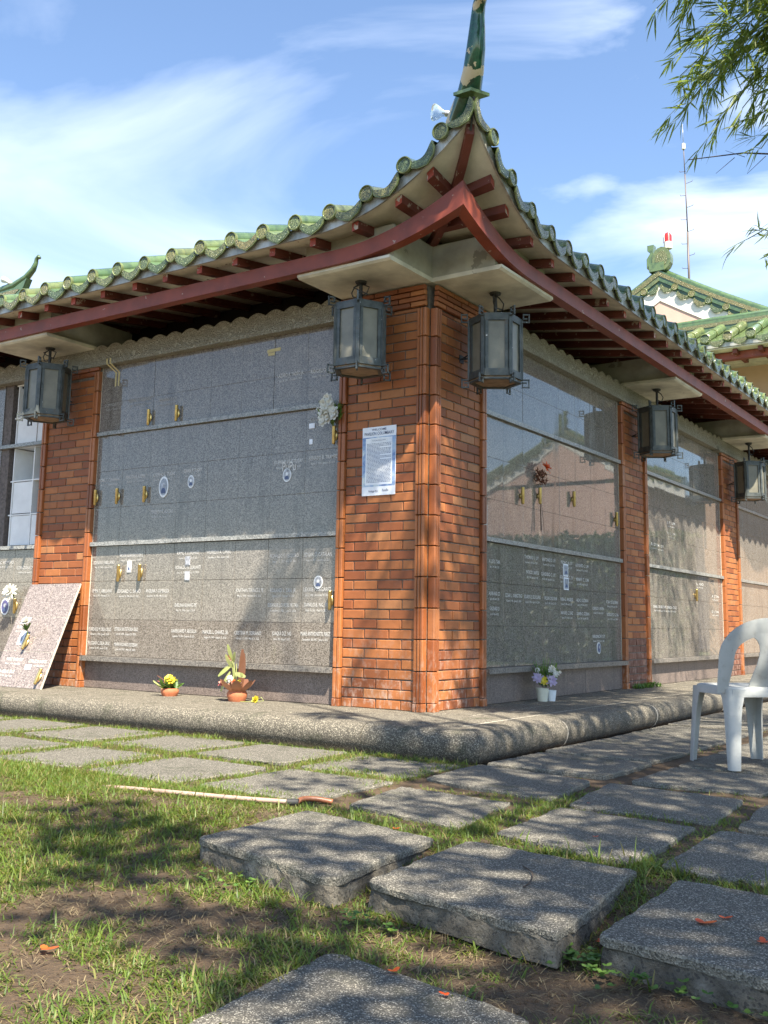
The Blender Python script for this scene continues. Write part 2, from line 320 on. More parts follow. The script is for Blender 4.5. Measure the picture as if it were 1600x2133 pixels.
INS=[('L', -3.427, 2.531, 0.23, 'DOMINGA P. LIM'),
('L', -3.081, 2.537, 0.29, 'BONIFACIO G. ALEJANDRO'),
('L', -2.729, 2.502, 0.21, 'RONALDO S. UY'),
('L', -1.351, 2.552, 0.27, 'LAZARO B. TADEO JR.'),
('L', -1.051, 2.545, 0.19, 'ROGELIO B.'),
('L', -1.062, 2.16, 0.15, 'DANILO M.'),
('L', -1.005, 1.853, 0.27, 'RENATO B. TRAMPE'),
('L', -1.347, 1.846, 0.29, 'JO-EPHINE SITUG TUGAY'),
('L', -3.425, 1.837, 0.26, 'ROBEL T. CUNANAN'),
('L', -3.082, 1.844, 0.25, 'PERLITA R. KIEPER'),
('L', -2.729, 1.841, 0.28, 'JOSEFINO L. TUGAY'),
('L', -2.386, 1.85, 0.21, 'EDWIN P. TUGAY'),
('L', -2.735, 1.517, 0.27, 'TERESITA R. ALICIAS'),
('L', -3.431, 1.094, 0.27, 'EDEN RIO FABILLANO'),
('L', -3.082, 1.15, 0.29, 'NICETAS GUERRERO E. CRUZ'),
('L', -2.398, 1.154, 0.25, 'RAMIL Y. LUALHATI'),
('L', -2.39, 1.034, 0.29, 'RONALDO N. LUALHATI'),
('L', -2.05, 1.153, 0.27, 'WILFREDO A. CANAL'),
('L', -1.356, 1.106, 0.28, 'RONALDO G. TEODORO'),
('L', -1.027, 1.109, 0.26, 'EDGAR O. CATALAN'),
('L', -3.434, 0.844, 0.25, 'EMMA T. ABELLANA'),
('L', -3.088, 0.839, 0.29, 'EDGARD C. SANO'),
('L', -2.739, 0.841, 0.28, 'ANGELINA P. CAMBALIZA'),
('L', -1.703, 0.841, 0.29, 'JONATHAN TERENCE B. PE'),
('L', -1.359, 0.839, 0.26, 'ROLAND S. TAN, JR.'),
('L', -1.027, 0.845, 0.26, 'LEXXIE MARGARET'),
('L', -2.398, 0.722, 0.25, 'EVELINA KHANG PE'),
('L', -1.355, 0.726, 0.3, 'ELEANOR LOURDES PE TAN'),
('L', -1.032, 0.73, 0.23, 'DANILO B. NG, SR.'),
('L', -3.436, 0.508, 0.29, 'FLORENCIO M. DELA CRUZ'),
('L', -3.098, 0.514, 0.29, 'ESTRELLA BAUTISTA DELA CRUZ'),
('L', -2.406, 0.51, 0.29, 'XAVIER DAVID P. ABOGILLA'),
('L', -2.051, 0.508, 0.28, 'MANUEL L. CHAVEZ, SR.'),
('L', -1.707, 0.507, 0.28, 'CRISTINA M. SORIANO'),
('L', -1.36, 0.51, 0.19, 'JOAQUI D.Z. NG'),
('L', -1.034, 0.513, 0.28, 'MARIE ANTHONETTE PEREZ'),
('L', -3.438, 0.387, 0.28, 'FELICIDAD C. DELA CRUZ'),
('L', -3.093, 0.383, 0.29, 'MARIA ROSARIO ESTEBAN'),
('L', -4.844, 1.122, 0.25, 'R. C. ROMERO'),
('L', -4.515, 1.066, 0.29, 'CORAZON E. MEN'),
('R', -1.045, 1.094, 0.18, 'A. LIE S. TAN'),
('R', -1.706, 1.166, 0.27, 'THOMAS U. UY'),
('R', -2.047, 1.166, 0.27, 'ANTONIO D. UY'),
('R', -2.421, 1.163, 0.25, 'PEDRO A. SY'),
('R', -2.766, 1.156, 0.3, 'ALFONSO C. LIM'),
('R', -1.723, 1.042, 0.24, 'PATRICIO I. SANTOS'),
('R', -2.034, 1.041, 0.29, 'CANDIDO C. UY'),
('R', -2.417, 1.034, 0.29, 'SOLEDAD C. SY'),
('R', -2.772, 1.028, 0.29, 'MARY C. LIM'),
('R', -1.045, 0.844, 0.18, 'ALVIN ANG CO'),
('R', -1.375, 0.839, 0.3, 'CESAR L. KABIGTING'),
('R', -1.72, 0.838, 0.31, 'EDUARDO Q. DEL ROSARIO'),
('R', -2.079, 0.837, 0.26, 'WILSON ONG CHUA'),
('R', -2.412, 0.838, 0.27, 'NORA G. ANGELES'),
('R', -2.766, 0.839, 0.27, 'AIDA D. GUZMAN'),
('R', -3.497, 0.841, 0.3, 'ROSA P. DE GUZMAN'),
('R', -3.141, 0.773, 0.28, 'LORENZO R. RIVERA'),
('R', -3.503, 0.72, 0.3, 'RODOLFO G. SIA'),
('R', -1.045, 0.728, 0.16, 'CHLOE ANG CO'),
('R', -2.419, 0.719, 0.26, 'MANUEL C. DIAZ'),
('R', -2.773, 0.717, 0.29, 'CARMEN G. GUZMAN'),
('R', -3.142, 0.512, 0.31, 'VERONICA P. SY'),
('R', -4.818, 0.829, 0.28, 'ISABEL CRUZ'),
('R', -5.069, 0.829, 0.29, 'ANTONIO CRUZ'),
('R', -5.297, 0.829, 0.3, 'TERESA CRUZ'),
('R', -5.344, 1.787, 0.27, 'J. P. LIM'),
('R', -5.334, 1.665, 0.27, 'R. S. LIM'),
('R', -6.986, 1.004, 0.29, 'A. S. TAN'),
('R', -6.963, 0.811, 0.29, 'E. S. TAN'),
('R', -4.744, 1.501, 0.18, 'B. DY'),
('R', -4.962, 1.496, 0.21, 'M. DY'),
('R', -6.36, 1.135, 0.27, 'L. GO')]
MON = ['January', 'February', 'March', 'April', 'May', 'June', 'July', 'August', 'September', 'October', 'November', 'December']
rd = random.Random(5); INS_DATE = ['%s %d, %d - %s %d, %d' % (rd.choice(MON), rd.randint(1, 28), rd.randint(1925, 1969), rd.choice(MON), rd.randint(1, 28), rd.randint(2019, 2023)) for _ in INS]
for q in set([i[4] for i in INS] + INS_DATE + ['PuPu', 'WELCOME', 'PAVILION COLUMBARY', 'RULES AND REGULATIONS', 'Heritage Park', 'Rancillo', 'PACIFICO RAMOS CRUZ', 'CORAZON RAMOS', 'LITA ABELLAS CRUZ', 'FELIX P. CRUZ', 'March 2, 1940 - May 9, 2020']): raw_text(q)

# ------------------------------------------------------------------ builders
def P(side, t, n, z):
    """Pavilion frame: t runs along a facade towards the corner, n is the distance out from the pillar trim."""
    return (t, -n, z) if side == 'L' else (n, -t, z)

def link(o, parent=None):
    COL.objects.link(o)
    if parent is not None: o.parent = parent
    return o
def tag(o, label=None, cat=None, group=None, kind=None):
    if label: o['label'] = label
    if cat: o['category'] = cat
    if group: o['group'] = group
    if kind: o['kind'] = kind
    return o
def empty(name, loc=(0, 0, 0), parent=None):
    o = bpy.data.objects.new(name, None); o.empty_display_size = 0.1; o.location = loc; return link(o, parent)
def set_parent(o, parent):
    o.parent = parent
    if parent is not None: o.matrix_parent_inverse = parent.matrix_basis.inverted()
    return o

class MB:
    def __init__(s): s.v = []; s.f = []; s.m = []; s.mats = []
    def mi(s, mat):
        if mat not in s.mats: s.mats.append(mat)
        return s.mats.index(mat)
    def add(s, verts, faces, mat):
        b = len(s.v); s.v.extend([tuple(x) for x in verts]); i = s.mi(mat)
        for f in faces: s.f.append(tuple(b+j for j in f)); s.m.append(i)
    def box(s, x0, x1, y0, y1, z0, z1, mat, fn=None):
        v = [(x, y, z) for z in (z0, z1) for y in (y0, y1) for x in (x0, x1)]
        if fn: v = [fn(*q) for q in v]
        s.add(v, [(0, 1, 3, 2), (4, 6, 7, 5), (0, 4, 5, 1), (2, 3, 7, 6), (0, 2, 6, 4), (1, 5, 7, 3)], mat)
    def bar(s, a, b, w, h, mat, up=(0, 0, 1)):
        a, b = Vector(a), Vector(b); d = (b-a).normalized(); u = Vector(up)
        sx = d.cross(u)
        if sx.length < 1e-4: sx = d.cross(Vector((1, 0, 0)))
        sx.normalize(); uy = sx.cross(d)
        q = [p + sx*i*w/2 + uy*j*h/2 for p in (a, b) for i, j in ((-1, -1), (1, -1), (1, 1), (-1, 1))]
        s.add(q, [(0, 1, 2, 3), (7, 6, 5, 4), (0, 4, 5, 1), (1, 5, 6, 2), (2, 6, 7, 3), (3, 7, 4, 0)], mat)
    def tube(s, pts, rad, mat, seg=8, cap=True):
        pts = [Vector(p) for p in pts]; n = len(pts); rad = rad if hasattr(rad, '__len__') else [rad]*n
        ref = None; rings = []
        for i, p in enumerate(pts):
            d = (pts[min(i+1, n-1)] - pts[max(i-1, 0)]).normalized()
            if ref is None:
                ref = d.cross(Vector((0, 0, 1)))
                if ref.length < 1e-3: ref = d.cross(Vector((1, 0, 0)))
            ref = (ref - d*ref.dot(d)).normalized(); bn = d.cross(ref)
            rings.append([p + (ref*math.cos(a) + bn*math.sin(a))*rad[i] for a in (2*math.pi*j/seg for j in range(seg))])
        v = [q for r in rings for q in r]; f = []
        for i in range(n-1):
            for j in range(seg): f.append((i*seg+j, i*seg+(j+1) % seg, (i+1)*seg+(j+1) % seg, (i+1)*seg+j))
        if cap: f += [tuple(range(seg))[::-1], tuple((n-1)*seg+j for j in range(seg))]
        s.add(v, f, mat)
    def lathe(s, prof, mat, seg=16, at=(0, 0, 0), axis='Z'):
        v = []; f = []
        for r, z in prof:
            for j in range(seg):
                a = 2*math.pi*j/seg; q = (r*math.cos(a), r*math.sin(a), z)
                if axis == 'Y': q = (q[0], q[2], q[1])
                v.append((q[0]+at[0], q[1]+at[1], q[2]+at[2]))
        for i in range(len(prof)-1):
            for j in range(seg): f.append((i*seg+j, i*seg+(j+1) % seg, (i+1)*seg+(j+1) % seg, (i+1)*seg+j))
        if prof[0][0] > 1e-5: f.append(tuple(range(seg))[::-1])
        if prof[-1][0] > 1e-5: f.append(tuple((len(prof)-1)*seg+j for j in range(seg)))
        s.add(v, f, mat)
    def prism(s, outline, d0, d1, mat, fn):
        """outline of (a,b) extruded from depth d0 to d1; fn maps (a,b,d) to xyz"""
        n = len(outline); v = [fn(a, b, d) for d in (d0, d1) for a, b in outline]
        s.add(v, [tuple(range(n))[::-1], tuple(range(n, 2*n))] + [(i, (i+1) % n, n+(i+1) % n, n+i) for i in range(n)], mat)
    def mesh(s, name, smooth=False, recalc=True):
        me = bpy.data.meshes.new(name); me.from_pydata(s.v, [], s.f)
        for m in s.mats: me.materials.append(MATS[m])
        me.polygons.foreach_set('material_index', s.m)
        if recalc:
            bm = bmesh.new(); bm.from_mesh(me); bmesh.ops.recalc_face_normals(bm, faces=bm.faces); bm.to_mesh(me); bm.free()
        if smooth: me.polygons.foreach_set('use_smooth', [True]*len(me.polygons))
        me.update(); return me
    def obj(s, name, parent=None, smooth=False, recalc=True, loc=None, sharp=None):
        me = s.mesh(name, smooth, recalc)
        if smooth and sharp: me.set_sharp_from_angle(angle=math.radians(sharp))
        o = bpy.data.objects.new(name, me)
        if loc is not None:
            me.transform(Matrix.Translation(-Vector(loc))); o.location = loc
        link(o)
        return set_parent(o, parent) if parent is not None else o
def inst(name, me, loc, rot=(0, 0, 0), parent=None, scale=None):
    o = bpy.data.objects.new(name, me); o.location = loc; o.rotation_euler = rot
    if scale: o.scale = scale
    link(o)
    return set_parent(o, parent) if parent is not None else o
def vnoise(x, y, s, seed=0):
    x = np.asarray(x)*s; y = np.asarray(y)*s; xi = np.floor(x).astype(int); yi = np.floor(y).astype(int)
    def h(a, b):
        n = (a*374761393 + b*668265263 + seed*974711) & 0x7fffffff
        n = ((n ^ (n >> 13))*1274126177) & 0x7fffffff; return (n ^ (n >> 16)) % 10007/10007.0
    fx = x-xi; fy = y-yi; fx = fx*fx*(3-2*fx); fy = fy*fy*(3-2*fy)
    return (h(xi, yi)*(1-fx)+h(xi+1, yi)*fx)*(1-fy) + (h(xi, yi+1)*(1-fx)+h(xi+1, yi+1)*fx)*fy
def smooth01(x): x = np.clip(x, 0, 1); return x*x*(3-2*x)

# ------------------------------------------------------------------ ground and paving
def ground_z(x, y):
    x = np.asarray(x, float); y = np.asarray(y, float)
    g = -0.172 - 0.052*smooth01((-2.72-y)/0.75)*smooth01((x+0.6)/1.4) - 0.022*smooth01((-2.4-y)/1.5)
    g = g + 0.022*(vnoise(x, y, 1.7, 3)-0.5) + 0.010*(vnoise(x, y, 7, 5)-0.5)
    far = smooth01((np.hypot(x-1, y+2)-7)/6); g = g*(1-far) + (-0.19)*far
    return np.where((x > -50) & (x < 0.95) & (y > -0.95) & (y < 60), np.minimum(g, -0.2), g)
def axis_steps(a, b, fine, lo, hi):
    c = list(np.arange(a, b, fine)); q = fine
    x = a
    while x > lo: q *= 1.35; x -= q; c.insert(0, x)
    q = fine; x = c[-1]
    while x < hi: q *= 1.35; x += q; c.append(x)
    return np.array(c)
gx = axis_steps(-2.4, 4.2, 0.045, -900, 900); gy = axis_steps(-5.6, 0.2, 0.045, -900, 900)
GX, GY = np.meshgrid(gx, gy); GZ = ground_z(GX, GY)
nx, ny = len(gx), len(gy)
idx = np.arange(nx*ny).reshape(ny, nx)
gf = np.stack([idx[:-1, :-1], idx[:-1, 1:], idx[1:, 1:], idx[1:, :-1]], -1).reshape(-1, 4)
me = bpy.data.meshes.new('ground'); me.from_pydata(np.stack([GX, GY, GZ], -1).reshape(-1, 3).tolist(), [], gf.tolist())
me.materials.append(MATS['soil']); me.polygons.foreach_set('use_smooth', [True]*len(me.polygons))
tag(link(bpy.data.objects.new('ground', me)), kind='structure')

paving = tag(empty('paving', (1.5, -2, -0.15)), kind='structure')
SLABS = []
def slab_mesh(quad, seed, th=0.085):
    """quad: four corners (front-left, front-right, back-right, back-left) around their centre"""
    r = np.random.default_rng(seed); nseg = 24; mb = MB(); base = []
    for c in range(4):
        a, b, pv, nx_ = quad[c], quad[(c+1) % 4], quad[c-1], quad[(c+2) % 4]
        for i in range(nseg):
            q = i/nseg; x = a[0]+(b[0]-a[0])*q; y = a[1]+(b[1]-a[1])*q
            e = min(q, 1-q); k = max(0, 0.035-e)/0.035; s = 1-0.012*k*k*(1+r.random())
            base.append((x*s, y*s))
    n = len(base); chip = np.convolve(np.tile(r.normal(0, 1, n), 3), np.ones(4)/4, 'same')[n:2*n]
    bite = np.zeros(n)
    for _ in range(9):
        c0 = r.integers(0, n); w0 = r.integers(1, 6); d0 = r.uniform(0.005, 0.018)
        for j in range(-w0, w0+1): bite[(c0+j) % n] = max(bite[(c0+j) % n], d0*(1-abs(j)/(w0+1)))
    rings = [(0.016, 0.0, 0.6), (0.004, -0.0015, 0.9), (0.0, -0.007, 1.0), (0.001, -0.024, 0.9), (0.007, -0.029, 0.3), (0.003, -0.055, 0.2), (0.004, -th, 0.2)]
    v = []; low = np.convolve(np.tile(r.normal(0, 1, n), 3), np.ones(7)/7, 'same')[n:2*n]
    for ins, z, k in rings:
        for i, (x, y) in enumerate(base):
            d = ins + k*bite[i] + 0.005*chip[i]*(0.3+k) + r.normal(0, 0.0018)*(z < -0.02)
            L = math.hypot(x, y); v.append((x*(1-d/L), y*(1-d/L), z + r.normal(0, 0.001)*(z < -0.001) + (0.008*low[i] if -0.03 < z < -0.02 else 0) + (0.003*low[i] if z == -th else 0)))
    for q in range(len(rings)-1):
        i0 = mb.mi('pebble_wash' if q < 1 else ('slab_rim' if q < 3 else 'slab_side'))
        for i in range(n): mb.f.append((q*n+i, q*n+(i+1) % n, (q+1)*n+(i+1) % n, (q+1)*n+i)); mb.m.append(i0)
    mb.v = v; v.append((0, 0, 0)); c = len(v)-1; i0 = mb.mi('pebble_wash')
    for i in range(n): mb.f.append((i, (i+1) % n, c)); mb.m.append(i0)
    mb.f.append(tuple(6*n+i for i in range(n))[::-1]); mb.m.append(mb.mi('slab_side'))
    return mb.mesh('paving_slab')
def slab_q(q, z=-0.15, tilt=(0, 0)):
    cx = sum(p[0] for p in q)/4; cy = sum(p[1] for p in q)/4
    me = slab_mesh([(x-cx, y-cy) for x, y in q], len(SLABS)+1); inst('paving_slab', me, (cx, cy, z), (tilt[0], tilt[1], 0), paving); SLABS.append(q)
def slab(x0, x1, y0, y1, z=-0.15, tilt=(0, 0), yaw=0.0):
    cx, cy, c, s = (x0+x1)/2, (y0+y1)/2, math.cos(yaw), math.sin(yaw)
    slab_q([(cx+(x-cx)*c-(y-cy)*s, cy+(x-cx)*s+(y-cy)*c) for x, y in ((x0, y0), (x1, y0), (x1, y1), (x0, y1))], z, tilt)
# nearest row, standing proud of the washed-out soil
slab_q([(1.083, -3.318), (1.815, -3.511), (1.750, -2.805), (1.056, -2.664)], -0.150)
slab_q([(1.895, -3.448), (2.580, -3.600), (2.500, -2.822), (1.862, -2.765)], -0.150)
slab_q([(2.656, -3.533), (3.40, -3.69), (3.31, -2.93), (2.634, -2.850)], -0.150)
slab_q([(2.10, -4.58), (2.78, -4.70), (2.665, -3.915), (2.035, -3.80)], -0.234)
# second to last rows along the right-hand walk
cols = [(0.955, 1.665), (1.80, 2.44), (2.54, 3.21), (3.31, 3.99), (4.09, 4.77), (4.87, 5.55)]
slab_q([(1.095, -2.442), (1.715, -2.575), (1.625, -1.960), (1.02, -1.91)], -0.152)
slab_q([(1.868, -2.585), (2.445, -2.735), (2.440, -2.000), (1.834, -1.935)], -0.15)
slab_q([(2.53, -2.70), (3.2, -2.82), (3.18, -2.07), (2.52, -2.00)])
slab_q([(0.955, -1.600), (1.726, -1.800), (1.648, -1.140), (0.927, -0.985)], -0.151)
slab_q([(1.834, -1.865), (2.475, -1.900), (2.412, -1.225), (1.750, -1.160)], -0.15)
slab_q([(2.56, -1.93), (3.2, -2.0), (3.17, -1.28), (2.51, -1.22)])
y = -0.985
while y < 12:
    for j, (a, b) in enumerate(cols):
        if j > 2 and y < 2: continue
        dy = (0.0, -0.06, -0.06, -.05, -.06, -.04)[j]
        slab(a+random.uniform(-.008, .008), b+random.uniform(-.008, .008), y+dy+(.03 if y < -.9 else 0), y+dy+0.70, -0.15+random.uniform(-.004, .004), (random.uniform(-.004, .004), random.uniform(-.004, .004)), random.uniform(-.03, .0))
    y += 0.755
# lawn stepping slabs in front of the left-hand facade, half overgrown
for r0, r1, off in ((-2.47, -1.80, 0.0), (-1.66, -1.03, 0.1)):
    x = 0.25-off*0.5
    for j in range(9):
        if x < -6.5: break
        slab(x, x+0.66, r0+random.uniform(-.02, .02), r1+random.uniform(-.02, .02), -0.158+random.uniform(-.004, .004), (random.uniform(-.006, .006), random.uniform(-.006, .006)), random.uniform(-.02, .02))
        x -= 0.785
slab(-6.6, -6.0, -3.2, -2.6)

# ------------------------------------------------------------------ plinth with a rounded nosing
plinth = tag(empty('plinth', (0, 0, 0)), kind='structure')
NOSE = [(0.615, 0.0), (0.76, -0.001), (0.800, -0.006), (0.832, -0.018), (0.854, -0.036), (0.867, -0.060), (0.872, -0.090), (0.866, -0.125), (0.848, -0.16), (0.80, -0.20), (0.615, -0.20)]
def nose_block(side, t0, t1, corner):
    mb = MB(); n = len(NOSE); st = max(2, int((t1-t0)/0.12)); v = []
    for i in range(st+1):
        q = t0 + (t1-t0)*i/st
        for nn, z in NOSE:
            tt = q
            if corner: tt = t0 + (nn-t0)*i/st
            w = 0.004*math.sin(tt*7.1+nn*9)+0.003*math.sin(tt*19)
            v.append(P(side, tt, nn+(w if nn > .7 else 0), z+(0.5*w if 0.7 < nn < .87 else 0)))
    f = [(i*n+j, i*n+(j+1) % n, (i+1)*n+(j+1) % n, (i+1)*n+j) for i in range(st) for j in range(n)]
    f += [tuple(range(n)), tuple(st*n+j for j in range(n))[::-1]]
    mb.add(v, f, 'pebble_kerb'); return mb.obj('kerb_block', plinth, smooth=True, sharp=60)
for side, cuts in (('L', [0.87, 0.05, -1.93, -3.9, -5.9, -8.5]), ('R', [0.87, -0.35, -2.1, -4.0, -6.0, -8.0, -10.0, -13])):
    for i in range(len(cuts)-1):
        t1, t0 = cuts[i], cuts[i+1]+0.009
        nose_block(side, t0, t1, i == 0)
mb = MB()
mb.box(-8.5, 0.61, -0.61, 0.2, -0.2, -0.0008, 'light_mortar'); mb.box(-0.2, 0.61, 0.2, 13, -0.2, -0.0008, 'light_mortar')
mb.add([P(s, t, n, z) for s in 'L' for t, n, z in [(-8.5, .60, -.19), (.605, .60, -.19), (.605, .85, -.19), (-8.5, .85, -.19)]], [(0, 1, 2, 3)], 'light_mortar')
for s in 'LR':    # pale mortar that fills the nosing joints
    for t in ([0.055, -1.925, -3.895] if s == 'L' else [-0.345, -2.095, -3.995, -5.995, -7.995]):
        mb.prism([(nn-.004 if nn > .7 else nn, z-0.004) for nn, z in NOSE], t-.006, t+.006, 'light_mortar', lambda a, b, d, s=s: P(s, d, a, b))
mb.obj('mortar_bed', plinth)
def plinth_slab(x0, x1, y0, y1):
    mb = MB(); b = 0.004; z = random.uniform(.0008, .0025)
    v = [(x0, y0, -.03), (x1, y0, -.03), (x1, y1, -.03), (x0, y1, -.03), (x0, y0, z-.0012), (x1, y0, z-.0012), (x1, y1, z-.0012), (x0, y1, z-.0012),
         (x0+b, y0+b, z), (x1-b, y0+b, z), (x1-b, y1-b, z), (x0+b, y1-b, z)]
    mb.add(v, [(8, 9, 10, 11)] + [(i, (i+1) % 4, 4+(i+1) % 4, 4+i) for i in range(4)] + [(4+i, 4+(i+1) % 4, 8+(i+1) % 4, 8+i) for i in range(4)], 'pebble_kerb')
    mb.obj('plinth_slab', plinth)
x = 0.605
while x > -8.4:
    x0 = x-0.60 if x < 0.5 else 0.10
    for a, b in ((-0.605, -0.302), (-0.290, 0.06)): plinth_slab(x0+.006, x-.006, a, b)
    x = x0
y = 0.075
while y < 12.8:
    for a, b in ((-0.06, 0.29), (0.302, 0.603)): plinth_slab(a, b, y+.005, y+.595)
    y += 0.60

# ------------------------------------------------------------------ the pavilion
pav = tag(empty('columbarium_pavilion', (0, 0, 0)), 'brick columbarium pavilion with granite niche fronts and green tiled eaves', 'building')
CH = 0.0700     # brick course
FIELD_TOP = 2.90
brick_cache = {}
def brick_mesh(L, H, mat):
    key = (round(L, 3), round(H, 3), mat)
    if key not in brick_cache:
        mb = MB(); a, h, d, b = L/2, H/2, 0.03, 0.0035
        v = [(-a, -d, -h), (a, -d, -h), (a, -d, h), (-a, -d, h), (-a, -b, -h), (a, -b, -h), (a, -b, h), (-a, -b, h),
             (-a+b, 0, -h+b), (a-b, 0, -h+b), (a-b, 0, h-b), (-a+b, 0, h-b)]
        mb.add(v, [(8, 9, 10, 11)] + [(i, (i+1) % 4, 4+(i+1) % 4, 4+i) for i in range(4)] + [(4+i, 4+(i+1) % 4, 8+(i+1) % 4, 8+i) for i in range(4)], mat)
        brick_cache[key] = mb.mesh('brick')
    return brick_cache[key]
ROT = {'L': math.pi, 'R': -math.pi/2}
def place_brick(side, t0, t1, z0, z1, n, parent, mat='brick', bucket=None):
    L, H = t1-t0, z1-z0
    n = n + random.uniform(-.0022, .0022); me = brick_mesh(L, H, mat)
    loc = P(side, (t0+t1)/2, n, (z0+z1)/2); rot = (random.uniform(-.006, .006), random.uniform(-.004, .004), ROT[side]+random.uniform(-.006, .006))
    if bucket is None: inst('brick', me, loc, rot, parent)
    else:
        Mx = Matrix.Translation(loc) @ Euler(rot).to_matrix().to_4x4()
        bucket.add([Mx @ v.co for v in me.vertices], [tuple(p.vertices) for p in me.polygons], mat)
def brick_field(side, t0, t1, zmax, n, parent, bucket=None, from_left=True, dark_to=0.0):
    J = 0.009; z = 0.004; row = 0; BL = 0.2135
    while zmax - z > 0.018:
        z1 = min(z+CH-J, zmax-0.002)
        first = (0.088, 0.193)[row % 2]; cuts = [0.0]; q = first
        while q < (t1-t0)-0.03: cuts.append(q); q += BL
        cuts.append(t1-t0)
        for a, b in zip(cuts[:-1], cuts[1:]):
            a2, b2 = a+(J/2 if a > 0 else 0.002), b-(J/2 if b < t1-t0 else 0.002)
            if b2-a2 < 0.012: continue
            ta, tb = (t0+a2, t0+b2) if from_left else (t1-b2, t1-a2)
            dz = random.uniform(-.0012, .0012)
            mat = 'dark_brick' if z < dark_to else 'brick'
            place_brick(side, ta, tb, z+dz, z1+dz, n, parent, mat, bucket)
        z += CH; row += 1
def trim_block_mesh(w, h, strips, d=0.075, edge_round=(True, True)):
    """fluted terracotta edge block, local X across, Y out, Z up, origin at foot centre"""
    mb = MB(); prof = []; g = 0.0065; gd = 0.010; a = -w/2
    edges = [a + w*i/strips for i in range(strips+1)]
    prof.append((-w/2, -d)); prof.append((-w/2, -0.006)); prof.append((-w/2+0.006, 0))
    for e in edges[1:-1]: prof += [(e-g, 0.0), (e-g*0.35, -gd), (e+g*0.35, -gd), (e+g, 0.0)]
    prof += [(w/2-0.006, 0), (w/2, -0.006), (w/2, -d)]
    n = len(prof); zz = [0.0, 0.004, h-0.004, h]; ins = [0.003, 0, 0, 0.003]; v = []
    for z, i in zip(zz, ins): v += [(x*(1-i/w*2), y-(i if y > -d+.001 else 0), z) for x, y in prof]
    f = [(r*n+j, r*n+j+1, (r+1)*n+j+1, (r+1)*n+j) for r in range(3) for j in range(n-1)] + [tuple(range(n)), tuple(3*n+j for j in range(n))]
    mb.add(v, f, 'trim'); gi = mb.mi('mortar')
    for q in range(3*(n-1)):
        j = q % (n-1)
        if prof[j][1] < -0.008 and prof[j+1][1] < -0.008 and prof[j][1] > -d+.001 and prof[j+1][1] > -d+.001: mb.m[q] = gi
    return mb.mesh('trim_block')
TB = {}
def trim_column(side, t0, t1, n, ztop, strips, parent, d=0.075, h=0.218, z0=0.06):
    z = z0; w = t1-t0
    while z < ztop-0.03:
        hh = min(h, ztop-z); key = (round(w, 3), round(hh, 3), strips, d)
        if key not in TB: TB[key] = trim_block_mesh(w, hh-0.007, strips, d)
        c = P(side, (t0+t1)/2, n+random.uniform(-.0015, .0015), z)
        inst('trim_block', TB[key], c, (0, 0, ROT[side]+random.uniform(-.004, .004)), parent)
        z += hh
    key = (round(w, 3), 'foot', strips)
    if key not in TB: TB[key] = trim_block_mesh(w*1.06, z0-0.004, strips, d)
    inst('trim_block', TB[key], P(side, (t0+t1)/2, n+0.004, 0.0), (0, 0, ROT[side]), parent)

# corner pillar ---------------------------------------------------------
core = MB()
core.box(-0.80, -0.062, 0.052, 0.80, 0, 3.065, 'mortar')
core.box(-0.80, -0.14, 0.036, 0.06, 0, 3.06, 'mortar'); core.box(-0.07, -0.036, 0.14, 0.80, 0, 3.06, 'mortar')
corner = core.obj('corner_pillar', pav)
for s in 'LR':
    brick_field(s, -0.765, -0.135, FIELD_TOP, -0.026, corner, None, True)
    trim_column(s, -0.832, -0.767, 0.0, FIELD_TOP, 2, corner)
    trim_column(s, -0.135, -0.057, 0.0, FIELD_TOP, 3, corner, d=0.052)
    # thin head courses that wrap the pillar top
    for r in range(4):
        z = FIELD_TOP + 0.003 + r*0.040; off = (0.0, 0.105)[r % 2]; q = -0.832; cuts = [q]
        q += 0.213-off
        while q < -0.09: cuts.append(q); q += 0.2135
        cuts.append(-0.057)
        for a, b in zip(cuts[:-1], cuts[1:]): place_brick(s, a+.004, b-.004, z, z+0.033, 0.004+0.003*r, corner)

def facade_pillar(side, t0, t1, ztop, dark_to=0.0):
    mb = MB(); mb.box(t0+0.01, t1-0.01, -0.3, -0.034, 0, ztop, 'mortar', lambda t, n, z: P(side, t, n, z))
    pl = mb.obj('brick_pillar', pav); bk = MB()
    brick_field(side, t0+0.066, t1-0.066, ztop-0.085, -0.026, pl, bk, True, dark_to)
    o = bk.obj('brick_courses', pl, recalc=True); o['kind'] = 'stuff'
    trim_column(side, t0, t0+0.064, 0.0, ztop-0.04, 2, pl); trim_column(side, t1-0.064, t1, 0.0, ztop-0.04, 2, pl)
    hd = MB(); q = t0
    while q < t1-.02:
        e = min(q+0.21, t1); me = brick_mesh(e-q-.008, 0.034, 'trim')
        place_brick(side, q+.004, e-.004, ztop-0.038, ztop-0.004, 0.004, pl, 'trim'); q = e
    q = t0+.066
    while q < t1-.08:
        e = min(q+0.21, t1-.066); place_brick(side, q+.004, e-.004, ztop-0.080, ztop-0.042, -0.008, pl, 'trim'); q = e
    return pl
facade_pillar('L', -4.365, -3.60, 2.905)
facade_pillar('R', -4.455, -3.73, 2.905, dark_to=0.48)
facade_pillar('R', -8.06, -7.30, 2.905, dark_to=0.30)
facade_pillar('R', -11.7, -10.92, 2.905)

